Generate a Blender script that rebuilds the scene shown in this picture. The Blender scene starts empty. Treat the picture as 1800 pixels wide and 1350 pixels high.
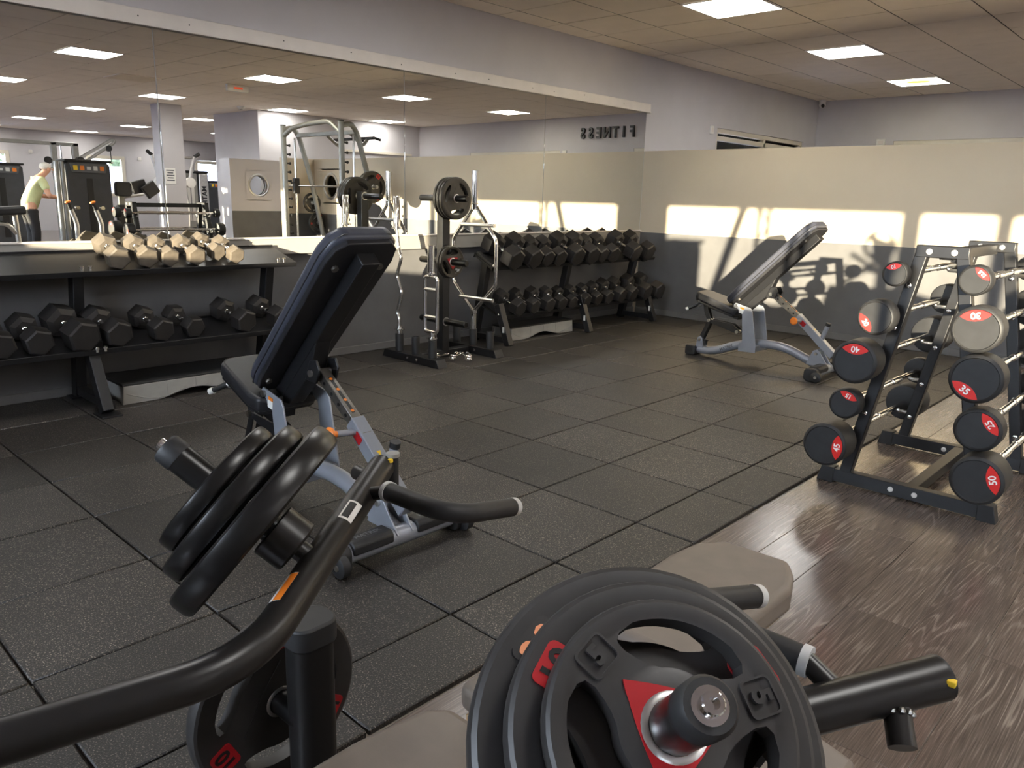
import bpy, math, random
from math import sin, cos, pi, radians, sqrt, atan2
from mathutils import Vector, Matrix

random.seed(7)
scene = bpy.context.scene
COL = scene.collection

# ------------------------------------------------------------------ camera
F_PX = 1360.74
YAW, PITCH, ROLL = -0.7478, -0.2354, 0.0263
cam_data = bpy.data.cameras.new('camera')
cam_data.sensor_width = 36.0
cam_data.lens = F_PX / 1800.0 * 36.0
cam_data.clip_start = 0.02
cam_data.clip_end = 300
cam = bpy.data.objects.new('camera', cam_data)
COL.objects.link(cam)
_fw = Vector((sin(YAW) * cos(PITCH), cos(YAW) * cos(PITCH), sin(PITCH)))
_r = Vector((cos(YAW), -sin(YAW), 0))
_u = _r.cross(_fw)
_r2 = _r * cos(ROLL) + _u * sin(ROLL)
_u2 = -_r * sin(ROLL) + _u * cos(ROLL)
_m = Matrix((_r2, _u2, -_fw)).transposed().to_4x4()
_m.translation = Vector((5.1022, 0.0, 1.2549))
cam.matrix_world = _m
scene.camera = cam

# ------------------------------------------------------------------ light
world = bpy.data.worlds.new('sky')
scene.world = world
world.use_nodes = True
_bg = world.node_tree.nodes['Background']
_bg.inputs['Color'].default_value = (0.80, 0.875, 1.0, 1)
_bg.inputs['Strength'].default_value = 11.0
SUN_DIR = Vector((-0.63, 1.0, -0.105)).normalized()
sd = bpy.data.lights.new('sun', 'SUN')
sd.energy = 11.5
sd.color = (1.0, 0.84, 0.60)
sd.angle = radians(0.4)
sun = bpy.data.objects.new('sun', sd)
COL.objects.link(sun)
sun.location = (9, -8, 4)
sun.rotation_euler = SUN_DIR.to_track_quat('-Z', 'Y').to_euler()
PANEL_STRENGTH = 9.0
vs = scene.view_settings
vs.view_transform = 'Standard'
vs.look = 'None'
vs.exposure = 1.4
vs.gamma = 1.0
vs.use_curve_mapping = False
try:
    scene.cycles.max_bounces = 8
    scene.cycles.diffuse_bounces = 4
    scene.cycles.glossy_bounces = 5
    scene.cycles.transmission_bounces = 4
    scene.cycles.transparent_max_bounces = 8
    scene.cycles.caustics_reflective = False
    scene.cycles.caustics_refractive = False
    scene.cycles.sample_clamp_indirect = 6.0
except Exception:
    pass

# ------------------------------------------------------------------ materials
MATS = {}


def srgb(r, g, b):
    def f(c):
        c /= 255.0
        return c / 12.92 if c <= 0.04045 else ((c + 0.055) / 1.055) ** 2.4
    return (f(r), f(g), f(b), 1.0)


def mat(name, col, rough=0.5, metal=0.0, noise=None, bump=None, coat=0.0, spec=0.5, emis=None):
    """noise=(scale, amount) varies the colour; bump=(scale, strength, distance)"""
    if name in MATS:
        return MATS[name]
    m = bpy.data.materials.new(name)
    m.use_nodes = True
    nt = m.node_tree
    b = nt.nodes['Principled BSDF']
    b.inputs['Base Color'].default_value = col
    b.inputs['Roughness'].default_value = rough
    b.inputs['Metallic'].default_value = metal
    b.inputs['Specular IOR Level'].default_value = spec
    b.inputs['Coat Weight'].default_value = coat
    b.inputs['Coat Roughness'].default_value = 0.15
    tc = nt.nodes.new('ShaderNodeTexCoord')
    if noise:
        n = nt.nodes.new('ShaderNodeTexNoise')
        n.inputs['Scale'].default_value = noise[0]
        n.inputs['Detail'].default_value = 5
        nt.links.new(tc.outputs['Object'], n.inputs['Vector'])
        r = nt.nodes.new('ShaderNodeValToRGB')
        a = noise[1]
        r.color_ramp.elements[0].position = 0.3
        r.color_ramp.elements[1].position = 0.7
        r.color_ramp.elements[0].color = (col[0] * (1 - a), col[1] * (1 - a), col[2] * (1 - a), 1)
        r.color_ramp.elements[1].color = (min(1, col[0] * (1 + a)), min(1, col[1] * (1 + a)), min(1, col[2] * (1 + a)), 1)
        nt.links.new(n.outputs['Fac'], r.inputs['Fac'])
        nt.links.new(r.outputs['Color'], b.inputs['Base Color'])
    if bump:
        n = nt.nodes.new('ShaderNodeTexNoise')
        n.inputs['Scale'].default_value = bump[0]
        n.inputs['Detail'].default_value = 3
        nt.links.new(tc.outputs['Object'], n.inputs['Vector'])
        bp = nt.nodes.new('ShaderNodeBump')
        bp.inputs['Strength'].default_value = bump[1]
        bp.inputs['Distance'].default_value = bump[2]
        nt.links.new(n.outputs['Fac'], bp.inputs['Height'])
        nt.links.new(bp.outputs['Normal'], b.inputs['Normal'])
    if emis:
        b.inputs['Emission Color'].default_value = emis[0]
        b.inputs['Emission Strength'].default_value = emis[1]
    MATS[name] = m
    return m


mat('wall_pale', srgb(198, 194, 195), 0.85, noise=(3, 0.03), bump=(60, 0.05, 0.002))
mat('wall_cream', srgb(213, 198, 174), 0.8, noise=(2, 0.03), bump=(60, 0.05, 0.002))
mat('wall_dark', srgb(97, 96, 96), 0.6, noise=(4, 0.12), bump=(60, 0.05, 0.002))
mat('baseboard', srgb(104, 102, 100), 0.6, noise=(6, 0.1))
mat('trim_white', srgb(222, 214, 206), 0.5, noise=(8, 0.04))
mat('ledge_grey', srgb(150, 145, 137), 0.55, noise=(8, 0.05))
mat('ceiling_void', srgb(88, 82, 76), 0.9)
mat('ceiling_tile', srgb(246, 235, 222), 0.9, noise=(4, 0.03), bump=(220, 0.15, 0.002))
mat('window_frame', srgb(214, 205, 188), 0.45, noise=(5, 0.03))
mat('mirror', (0.86, 0.87, 0.85, 1), 0.0, 1.0)
mat('black_steel', srgb(25, 25, 27), 0.42, noise=(30, 0.15), bump=(300, 0.06, 0.001))
mat('black_satin', srgb(27, 25, 24), 0.34, noise=(40, 0.1), bump=(500, 0.04, 0.0005))
mat('post_black', srgb(14, 13, 13), 0.5, noise=(30, 0.15), bump=(300, 0.06, 0.001))
mat('black_rubber', srgb(34, 34, 35), 0.55, noise=(25, 0.2), bump=(180, 0.08, 0.001))
mat('black_gloss', srgb(17, 16, 16), 0.3, noise=(20, 0.2), bump=(25, 0.06, 0.004))
mat('plate_black', srgb(49, 47, 46), 0.45, noise=(18, 0.22), bump=(140, 0.1, 0.001))
mat('plate_olive', srgb(52, 48, 42), 0.36, noise=(18, 0.2), bump=(140, 0.1, 0.001))
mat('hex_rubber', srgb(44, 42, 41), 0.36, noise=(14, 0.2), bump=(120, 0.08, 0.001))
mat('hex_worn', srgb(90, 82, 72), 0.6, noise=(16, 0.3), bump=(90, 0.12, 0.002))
mat('chrome', (0.82, 0.81, 0.79, 1), 0.12, 1.0, noise=(30, 0.06))
mat('chrome_soft', (0.72, 0.71, 0.69, 1), 0.28, 1.0, noise=(30, 0.08))
mat('steel_dull', srgb(140, 136, 130), 0.35, 0.9, noise=(20, 0.2))
mat('silver_paint', srgb(152, 156, 164), 0.38, 0.25, noise=(12, 0.05), coat=0.3)
mat('silver_frame', srgb(150, 150, 146), 0.4, 0.35, noise=(12, 0.06), coat=0.2)
mat('vinyl_black', srgb(36, 36, 39), 0.42, noise=(20, 0.1), bump=(350, 0.12, 0.001))
mat('vinyl_navy', srgb(62, 64, 74), 0.4, noise=(20, 0.1), bump=(350, 0.12, 0.001))
mat('vinyl_taupe', srgb(120, 109, 99), 0.5, noise=(16, 0.08), bump=(400, 0.12, 0.001))
mat('plywood', srgb(214, 184, 140), 0.6, noise=(30, 0.15))
mat('grey_plastic', srgb(150, 147, 141), 0.6, noise=(10, 0.08), bump=(100, 0.08, 0.001))
mat('step_black', srgb(32, 31, 31), 0.7, noise=(40, 0.2), bump=(250, 0.3, 0.002))
mat('orange', srgb(240, 132, 40), 0.45, noise=(15, 0.05))
mat('orange_pale', srgb(246, 160, 112), 0.45, noise=(15, 0.05))
mat('yellow', srgb(240, 200, 50), 0.5, noise=(15, 0.05))
mat('red_label', srgb(218, 44, 40), 0.4, noise=(15, 0.06))
mat('red_dark', srgb(178, 26, 34), 0.42, noise=(15, 0.08))
mat('white_print', srgb(240, 238, 232), 0.5, noise=(15, 0.02))
mat('black_print', srgb(20, 20, 20), 0.5, noise=(15, 0.05))
mat('grey_cap', srgb(205, 205, 203), 0.45, noise=(15, 0.03))
mat('white_plastic', srgb(225, 222, 216), 0.45, noise=(15, 0.03))
mat('dark_print', srgb(92, 94, 98), 0.5, noise=(15, 0.05))
mat('letter_black', srgb(40, 40, 44), 0.45, noise=(15, 0.1))
mat('tower_black', srgb(62, 64, 68), 0.45, noise=(8, 0.12))
mat('skin', srgb(214, 160, 130), 0.55, noise=(18, 0.08))
mat('hair_white', srgb(226, 220, 208), 0.8, noise=(60, 0.1))
mat('shirt', srgb(206, 208, 156), 0.85, noise=(9, 0.12), bump=(40, 0.3, 0.006))
mat('trousers', srgb(36, 34, 36), 0.8, noise=(9, 0.12), bump=(40, 0.3, 0.006))
mat('floor_joint', srgb(150, 139, 127), 0.8, noise=(8, 0.1))  # pale: bevel highlights of the plank seams are put into this colour
mat('blind', srgb(190, 178, 158), 0.8, noise=(5, 0.05))
mat('asphalt', srgb(104, 106, 122), 0.9, noise=(2, 0.1))
mat('brick_building', srgb(150, 150, 170), 0.9, noise=(2, 0.1))
mat('hedge', srgb(70, 84, 60), 0.9, noise=(9, 0.4))
mat('exit_green', srgb(60, 60, 58), 0.4, emis=(srgb(255, 90, 40), 0.22))


def glass_mat():
    m = bpy.data.materials.new('window_glass')
    m.use_nodes = True
    nt = m.node_tree
    nt.nodes.clear()
    o = nt.nodes.new('ShaderNodeOutputMaterial')
    t = nt.nodes.new('ShaderNodeBsdfTransparent')
    t.inputs['Color'].default_value = (0.93, 0.95, 0.96, 1)
    g = nt.nodes.new('ShaderNodeBsdfGlossy')
    g.inputs['Roughness'].default_value = 0.02
    fr = nt.nodes.new('ShaderNodeFresnel')
    fr.inputs['IOR'].default_value = 1.3
    mx = nt.nodes.new('ShaderNodeMixShader')
    nt.links.new(fr.outputs[0], mx.inputs[0])
    nt.links.new(t.outputs[0], mx.inputs[1])
    nt.links.new(g.outputs[0], mx.inputs[2])
    nt.links.new(mx.outputs[0], o.inputs[0])
    MATS['glass'] = m


glass_mat()


def panel_mat(name, centre, edge, strength):
    """lit light-panel diffuser, aged (yellowed) towards its middle"""
    m = bpy.data.materials.new(name)
    m.use_nodes = True
    nt = m.node_tree
    nt.nodes.clear()
    o = nt.nodes.new('ShaderNodeOutputMaterial')
    e = nt.nodes.new('ShaderNodeEmission')
    e.inputs['Strength'].default_value = strength
    tc = nt.nodes.new('ShaderNodeTexCoord')
    g = nt.nodes.new('ShaderNodeTexGradient')
    g.gradient_type = 'SPHERICAL'
    mp = nt.nodes.new('ShaderNodeMapping')
    mp.inputs['Scale'].default_value = (3.2, 4.5, 1)
    r = nt.nodes.new('ShaderNodeValToRGB')
    r.color_ramp.elements[0].color = edge
    r.color_ramp.elements[1].color = centre
    r.color_ramp.elements[1].position = 0.6
    nt.links.new(tc.outputs['Object'], mp.inputs['Vector'])
    nt.links.new(mp.outputs[0], g.inputs[0])
    nt.links.new(g.outputs['Fac'], r.inputs['Fac'])
    nt.links.new(r.outputs[0], e.inputs['Color'])
    nt.links.new(e.outputs[0], o.inputs[0])
    MATS[name] = m


panel_mat('panel_white', (1, 0.97, 0.93, 1), (1, 0.98, 0.95, 1), PANEL_STRENGTH)
panel_mat('panel_warm', (1, 0.86, 0.42, 1), (1, 0.97, 0.9, 1), PANEL_STRENGTH)
panel_mat('panel_yellow', (0.42, 0.35, 0.015, 1), (1, 0.95, 0.8, 1), PANEL_STRENGTH * 0.8)


def rubber_floor_mat():
    m = bpy.data.materials.new('rubber_crumb')
    m.use_nodes = True
    nt = m.node_tree
    b = nt.nodes['Principled BSDF']
    b.inputs['Roughness'].default_value = 0.5
    b.inputs['Specular IOR Level'].default_value = 0.5
    geo = nt.nodes.new('ShaderNodeNewGeometry')
    n1 = nt.nodes.new('ShaderNodeTexNoise')
    n1.inputs['Scale'].default_value = 230
    n1.inputs['Detail'].default_value = 3
    n2 = nt.nodes.new('ShaderNodeTexNoise')
    n2.inputs['Scale'].default_value = 2.2
    n2.inputs['Detail'].default_value = 6
    for n in (n1, n2):
        nt.links.new(geo.outputs['Position'], n.inputs['Vector'])
    r1 = nt.nodes.new('ShaderNodeValToRGB')
    r1.color_ramp.elements[0].position = 0.36
    r1.color_ramp.elements[0].color = srgb(26, 24, 23)
    r1.color_ramp.elements[1].position = 0.70
    r1.color_ramp.elements[1].color = srgb(150, 139, 127)
    e = r1.color_ramp.elements.new(0.58)
    e.color = srgb(48, 45, 42)
    nt.links.new(n1.outputs['Fac'], r1.inputs['Fac'])
    oi = nt.nodes.new('ShaderNodeObjectInfo')
    mr = nt.nodes.new('ShaderNodeMapRange')
    mr.inputs['To Min'].default_value = 0.66
    mr.inputs['To Max'].default_value = 1.32
    nt.links.new(oi.outputs['Random'], mr.inputs['Value'])
    mr2 = nt.nodes.new('ShaderNodeMapRange')
    mr2.inputs['From Min'].default_value = 0.3
    mr2.inputs['From Max'].default_value = 0.7
    mr2.inputs['To Min'].default_value = 0.72
    mr2.inputs['To Max'].default_value = 1.25
    nt.links.new(n2.outputs['Fac'], mr2.inputs['Value'])
    mul = nt.nodes.new('ShaderNodeMath')
    mul.operation = 'MULTIPLY'
    nt.links.new(mr.outputs[0], mul.inputs[0])
    nt.links.new(mr2.outputs[0], mul.inputs[1])
    vm = nt.nodes.new('ShaderNodeVectorMath')
    vm.operation = 'SCALE'
    nt.links.new(r1.outputs['Color'], vm.inputs[0])
    nt.links.new(mul.outputs[0], vm.inputs['Scale'])
    nt.links.new(vm.outputs[0], b.inputs['Base Color'])
    bp = nt.nodes.new('ShaderNodeBump')
    bp.inputs['Strength'].default_value = 0.7
    bp.inputs['Distance'].default_value = 0.002
    nt.links.new(n1.outputs['Fac'], bp.inputs['Height'])
    nt.links.new(bp.outputs['Normal'], b.inputs['Normal'])
    MATS['rubber_crumb'] = m


rubber_floor_mat()


def plank_mat():
    m = bpy.data.materials.new('dark_oak_vinyl')
    m.use_nodes = True
    nt = m.node_tree
    b = nt.nodes['Principled BSDF']
    b.inputs['Roughness'].default_value = 0.21
    b.inputs['Specular IOR Level'].default_value = 0.65
    geo = nt.nodes.new('ShaderNodeNewGeometry')
    oi = nt.nodes.new('ShaderNodeObjectInfo')
    off = nt.nodes.new('ShaderNodeVectorMath')
    off.operation = 'MULTIPLY_ADD'
    off.inputs[1].default_value = (37.0, 61.0, 13.0)
    nt.links.new(oi.outputs['Random'], off.inputs[0])
    nt.links.new(geo.outputs['Position'], off.inputs[2])
    mp = nt.nodes.new('ShaderNodeMapping')
    mp.inputs['Scale'].default_value = (7.0, 0.55, 1.0)
    nt.links.new(off.outputs[0], mp.inputs['Vector'])
    n = nt.nodes.new('ShaderNodeTexNoise')
    n.inputs['Scale'].default_value = 1.0
    n.inputs['Detail'].default_value = 2
    n.inputs['Distortion'].default_value = 0.35
    nt.links.new(mp.outputs[0], n.inputs['Vector'])
    # growth rings: many contour lines of a slow noise
    ms = nt.nodes.new('ShaderNodeMath')
    ms.operation = 'MULTIPLY'
    ms.inputs[1].default_value = 170.0
    nt.links.new(n.outputs['Fac'], ms.inputs[0])
    sn = nt.nodes.new('ShaderNodeMath')
    sn.operation = 'SINE'
    nt.links.new(ms.outputs[0], sn.inputs[0])
    mp2 = nt.nodes.new('ShaderNodeMapping')
    mp2.inputs['Scale'].default_value = (330, 7, 1)
    nt.links.new(off.outputs[0], mp2.inputs['Vector'])
    n2 = nt.nodes.new('ShaderNodeTexNoise')
    n2.inputs['Scale'].default_value = 1
    n2.inputs['Detail'].default_value = 3
    nt.links.new(mp2.outputs[0], n2.inputs['Vector'])
    rg = nt.nodes.new('ShaderNodeMapRange')
    rg.inputs['From Min'].default_value = 0.35
    rg.inputs['From Max'].default_value = 1.0
    rg.inputs['To Min'].default_value = 0.0
    rg.inputs['To Max'].default_value = 0.21
    nt.links.new(sn.outputs[0], rg.inputs['Value'])
    # rings fade in and out along the boards
    n3 = nt.nodes.new('ShaderNodeTexNoise')
    n3.inputs['Scale'].default_value = 3.0
    nt.links.new(off.outputs[0], n3.inputs['Vector'])
    fd = nt.nodes.new('ShaderNodeMapRange')
    fd.inputs['From Min'].default_value = 0.4
    fd.inputs['From Max'].default_value = 0.62
    nt.links.new(n3.outputs['Fac'], fd.inputs['Value'])
    rf = nt.nodes.new('ShaderNodeMath')
    rf.operation = 'MULTIPLY'
    nt.links.new(rg.outputs[0], rf.inputs[0])
    nt.links.new(fd.outputs[0], rf.inputs[1])
    mix = nt.nodes.new('ShaderNodeMath')
    mix.operation = 'MULTIPLY_ADD'
    mix.inputs[1].default_value = 0.7
    nt.links.new(n2.outputs['Fac'], mix.inputs[0])
    nt.links.new(rf.outputs[0], mix.inputs[2])
    r = nt.nodes.new('ShaderNodeValToRGB')
    r.color_ramp.elements[0].position = 0.18
    r.color_ramp.elements[0].color = srgb(74, 64, 58)
    r.color_ramp.elements[1].position = 0.75
    r.color_ramp.elements[1].color = srgb(172, 158, 145)
    e = r.color_ramp.elements.new(0.40)
    e.color = srgb(106, 94, 86)
    nt.links.new(mix.outputs[0], r.inputs['Fac'])
    mr = nt.nodes.new('ShaderNodeMapRange')
    mr.inputs['To Min'].default_value = 0.82
    mr.inputs['To Max'].default_value = 1.15
    nt.links.new(oi.outputs['Random'], mr.inputs['Value'])
    vm = nt.nodes.new('ShaderNodeVectorMath')
    vm.operation = 'SCALE'
    nt.links.new(r.outputs['Color'], vm.inputs[0])
    nt.links.new(mr.outputs[0], vm.inputs['Scale'])
    nt.links.new(vm.outputs[0], b.inputs['Base Color'])
    bp = nt.nodes.new('ShaderNodeBump')
    bp.inputs['Strength'].default_value = 0.22
    bp.inputs['Distance'].default_value = 0.0012
    nt.links.new(mix.outputs[0], bp.inputs['Height'])
    nt.links.new(bp.outputs['Normal'], b.inputs['Normal'])
    MATS['plank'] = m


plank_mat()


def M(name):
    return MATS[name]


# ------------------------------------------------------------------ mesh helpers
class MB:
    """collects shapes; build() links them as ONE mesh object"""

    def __init__(self):
        self.v = []
        self.f = []

    def add(self, vs_, fs):
        o = len(self.v)
        self.v += [tuple(p) for p in vs_]
        self.f += [tuple(i + o for i in f) for f in fs]
        return self

    def box(self, c, s, rot=None):
        hx, hy, hz = s[0] / 2, s[1] / 2, s[2] / 2
        P = [Vector((x, y, z)) for x in (-hx, hx) for y in (-hy, hy) for z in (-hz, hz)]
        if rot is not None:
            P = [rot @ p for p in P]
        c = Vector(c)
        return self.add([p + c for p in P], [(0, 1, 3, 2), (4, 6, 7, 5), (0, 4, 5, 1), (2, 3, 7, 6), (0, 2, 6, 4), (1, 5, 7, 3)])

    def bx(self, x0, x1, y0, y1, z0, z1):
        return self.box(((x0 + x1) / 2, (y0 + y1) / 2, (z0 + z1) / 2), (abs(x1 - x0), abs(y1 - y0), abs(z1 - z0)))

    def cyl(self, a, b, r, seg=16, r2=None):
        return self.lathe(a, b, [(0, 0), (0, r), (1, r if r2 is None else r2), (1, 0)], seg, rel=True)

    def lathe(self, a, b, prof, seg=20, rel=False):
        """profile (t, radius) revolved about a->b; t in metres, or 0..1 when rel"""
        a, b = Vector(a), Vector(b)
        d = b - a
        L = d.length
        d.normalize()
        x = d.orthogonal().normalized()
        y = d.cross(x)
        vs_, fs, rings = [], [], []
        for t, r in prof:
            p = a + d * (t * L if rel else t)
            if r <= 1e-7:
                rings.append([len(vs_)])
                vs_.append(p)
            else:
                rings.append(list(range(len(vs_), len(vs_) + seg)))
                for i in range(seg):
                    th = 2 * pi * i / seg
                    vs_.append(p + (x * cos(th) + y * sin(th)) * r)
        for A, B in zip(rings, rings[1:]):
            if len(A) == 1 and len(B) == 1:
                continue
            for i in range(seg):
                j = (i + 1) % seg
                if len(A) == 1:
                    fs.append((A[0], B[j], B[i]))
                elif len(B) == 1:
                    fs.append((A[i], A[j], B[0]))
                else:
                    fs.append((A[i], A[j], B[j], B[i]))
        return self.add(vs_, fs)

    def tube(self, pts, r, seg=12, fillet=0.0, fs_=6):
        pts = [Vector(p) for p in pts]
        if fillet > 0 and len(pts) > 2:
            out = [pts[0]]
            for i in range(1, len(pts) - 1):
                p, a, b = pts[i], pts[i - 1], pts[i + 1]
                da, db = (a - p), (b - p)
                k = min(fillet, da.length * 0.48, db.length * 0.48)
                q0, q1 = p + da.normalized() * k, p + db.normalized() * k
                for j in range(fs_ + 1):
                    t = j / fs_
                    out.append(q0 * (1 - t) ** 2 + p * 2 * t * (1 - t) + q1 * t * t)
            out.append(pts[-1])
            pts = out
        n = len(pts)
        tang = []
        for i in range(n):
            t = (pts[min(i + 1, n - 1)] - pts[max(i - 1, 0)])
            tang.append(t.normalized())
        x = tang[0].orthogonal().normalized()
        vs_, fs = [], []
        rr = r if isinstance(r, (list, tuple)) else None
        for i in range(n):
            t = tang[i]
            x = (x - t * x.dot(t)).normalized()
            y = t.cross(x)
            ri = r if rr is None else rr[min(i, len(rr) - 1)]
            for k in range(seg):
                th = 2 * pi * k / seg
                vs_.append(pts[i] + (x * cos(th) + y * sin(th)) * ri)
        for i in range(n - 1):
            for k in range(seg):
                j = (k + 1) % seg
                fs.append((i * seg + k, i * seg + j, (i + 1) * seg + j, (i + 1) * seg + k))
        fs.append(tuple(reversed(range(seg))))
        fs.append(tuple((n - 1) * seg + k for k in range(seg)))
        return self.add(vs_, fs)

    def prism(self, poly, o, ex, ey, t):
        """poly of 2-D points in the frame o + x*ex + y*ey, extruded by vector t"""
        o, ex, ey, t = Vector(o), Vector(ex), Vector(ey), Vector(t)
        n = len(poly)
        A = [o + ex * p[0] + ey * p[1] for p in poly]
        B = [p + t for p in A]
        fs = [tuple(range(n))[::-1], tuple(range(n, 2 * n))]
        for i in range(n):
            j = (i + 1) % n
            fs.append((i, j, n + j, n + i))
        return self.add(A + B, fs)

    def sq(self, a, b, w, h=None, up=(0, 0, 1)):
        """square bar from a to b; w across, h along up"""
        a, b = Vector(a), Vector(b)
        h = w if h is None else h
        d = (b - a).normalized()
        up = Vector(up)
        if abs(d.dot(up)) > 0.98:
            up = Vector((1, 0, 0))
        s = d.cross(up).normalized()
        u2 = s.cross(d)
        P = []
        for e in (a, b):
            for sx, sy in ((-1, -1), (1, -1), (1, 1), (-1, 1)):
                P.append(e + s * sx * w / 2 + u2 * sy * h / 2)
        return self.add(P, [(3, 2, 1, 0), (4, 5, 6, 7), (0, 1, 5, 4), (1, 2, 6, 5), (2, 3, 7, 6), (3, 0, 4, 7)])

    def sphere(self, c, r, seg=14, sc=(1, 1, 1)):
        c = Vector(c)
        n = seg // 2
        vs_, fs = [], []
        for i in range(n + 1):
            ph = pi * i / n
            for k in range(seg):
                th = 2 * pi * k / seg
                vs_.append(c + Vector((r * sc[0] * sin(ph) * cos(th), r * sc[1] * sin(ph) * sin(th), r * sc[2] * cos(ph))))
        for i in range(n):
            for k in range(seg):
                j = (k + 1) % seg
                fs.append((i * seg + k, (i + 1) * seg + k, (i + 1) * seg + j, i * seg + j))
        return self.add(vs_, fs)

    def mesh(self, name, m=None, sharp=35):
        me = bpy.data.meshes.new(name)
        me.from_pydata(self.v, [], self.f)
        me.validate()
        me.update()
        if m is not None:
            me.materials.append(m)
        me.polygons.foreach_set('use_smooth', [True] * len(me.polygons))
        me.set_sharp_from_angle(angle=radians(sharp))
        return me

    def build(self, name, material, parent=None, bevel=0.0, seg=2, sharp=35):
        me = self.mesh(name, M(material), sharp)
        return link(name, me, parent, bevel, seg)


def link(name, me, parent=None, bevel=0.0, seg=2):
    o = bpy.data.objects.new(name, me)
    COL.objects.link(o)
    if parent is not None:
        o.parent = parent
    if bevel > 0:
        b = o.modifiers.new('bevel', 'BEVEL')
        b.width = bevel
        b.segments = seg
        b.limit_method = 'ANGLE'
        b.angle_limit = radians(40)
        b.harden_normals = False
    return o


def thing(name, label, cat, loc=(0, 0, 0), rotz=0.0, group=None):
    o = bpy.data.objects.new(name, None)
    COL.objects.link(o)
    o.empty_display_size = 0.1
    o.location = loc
    o.rotation_euler = (0, 0, rotz)
    o['label'] = label
    o['category'] = cat
    if group:
        o['group'] = group
    return o


def tag(o, label, cat, group=None):
    o['label'] = label
    o['category'] = cat
    if group:
        o['group'] = group
    return o


def struct(o):
    o['kind'] = 'structure'
    return o


def copy_tree(o, parent=None):
    c = o.copy()
    COL.objects.link(c)
    c.parent = parent
    for ch in list(o.children):
        copy_tree(ch, c)
    return c


_TXT = {}


def text_mesh(s, size, depth=0.001, bold=0.0):
    """flat lettering as a mesh, centred, in the XY plane facing +Z"""
    k = (s, size, depth, bold)
    if k in _TXT:
        return _TXT[k]
    cu = bpy.data.curves.new('lettering', 'FONT')
    cu.body = s
    cu.size = size
    cu.align_x = 'CENTER'
    cu.align_y = 'CENTER'
    cu.extrude = depth
    cu.offset = bold
    cu.resolution_u = 3
    tmp = bpy.data.objects.new('tmp', cu)
    COL.objects.link(tmp)
    dg = bpy.context.evaluated_depsgraph_get()
    me = bpy.data.meshes.new_from_object(tmp.evaluated_get(dg))
    bpy.data.objects.remove(tmp)
    me.name = 'lettering'
    _TXT[k] = me
    return me


def lettering(s, size, material, parent, o, ex, ey, depth=0.001, bold=0.0, name='lettering', sx=1.0):
    """text whose reading direction is ex and up direction ey (unit vectors in parent space)"""
    me = text_mesh(s, size, depth, bold).copy()
    me.materials.clear()
    me.materials.append(M(material))
    ob = bpy.data.objects.new(name, me)
    COL.objects.link(ob)
    ob.parent = parent
    ex, ey = Vector(ex).normalized(), Vector(ey).normalized()
    ez = ex.cross(ey)
    m = Matrix((ex * sx, ey, ez)).transposed().to_4x4()
    m.translation = Vector(o)
    ob.matrix_local = m
    return ob


ORD = ['first', 'second', 'third', 'fourth', 'fifth', 'sixth', 'seventh', 'eighth', 'ninth', 'tenth', 'eleventh', 'twelfth']

# ================================================================== setting
H = 2.791
XR, YF, YB = 20.6, -2.2, 12.16
YP, XE = 7.52, 3.782


def wall_with_openings(name, material, along, fixed0, fixed1, a0, a1, z0, z1, holes, parent=None):
    """wall slab along axis 'x' or 'y' with rectangular openings (a0, a1, z0, z1)"""
    mb = MB()

    def put(s0, s1, q0, q1):
        if s1 - s0 < 1e-4 or q1 - q0 < 1e-4:
            return
        if along == 'x':
            mb.bx(s0, s1, fixed0, fixed1, q0, q1)
        else:
            mb.bx(fixed0, fixed1, s0, s1, q0, q1)
    cur = a0
    for h in sorted(holes):
        put(cur, h[0], z0, z1)
        put(h[0], h[1], z0, h[2])
        put(h[0], h[1], h[3], z1)
        cur = h[1]
    put(cur, a1, z0, z1)
    return struct(mb.build(name, material, parent))


def window(n, along, fixed, depth, a0, a1, z0, z1, mull=(), transom=None, fw=0.05):
    """window_<n> with frame and panes; depth = (d0, d1) of the frame across the wall"""
    root = bpy.data.objects.new('window_%d' % n, None)
    COL.objects.link(root)
    struct(root)
    d0, d1 = depth

    def bar(s0, s1, q0, q1, e=0.0):
        mb = MB()
        if along == 'x':
            mb.bx(s0, s1, d0 - e, d1 + e, q0, q1)
        else:
            mb.bx(d0 - e, d1 + e, s0, s1, q0, q1)
        return mb.build('window_frame', 'window_frame', root, 0.004)
    bar(a0, a1, z1 - fw, z1)
    bar(a0, a1, z0, z0 + fw)
    bar(a0, a0 + fw, z0 + fw, z1 - fw)
    bar(a1 - fw, a1, z0 + fw, z1 - fw)
    for m in mull:
        bar(m - fw / 2, m + fw / 2, z0 + fw, z1 - fw)
    if transom:
        bar(a0 + fw, a1 - fw, transom - fw / 2, transom + fw / 2)
    ed = [a0 + fw] + [m for m in mull] + [a1 - fw]
    for s0, s1 in zip(ed, ed[1:]):
        mb = MB()
        dm = (d0 + d1) / 2
        if along == 'x':
            mb.bx(s0, s1, dm - 0.004, dm + 0.004, z0 + fw, z1 - fw)
        else:
            mb.bx(dm - 0.004, dm + 0.004, s0, s1, z0 + fw, z1 - fw)
        mb.build('pane', 'glass', root)
    return root


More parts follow.
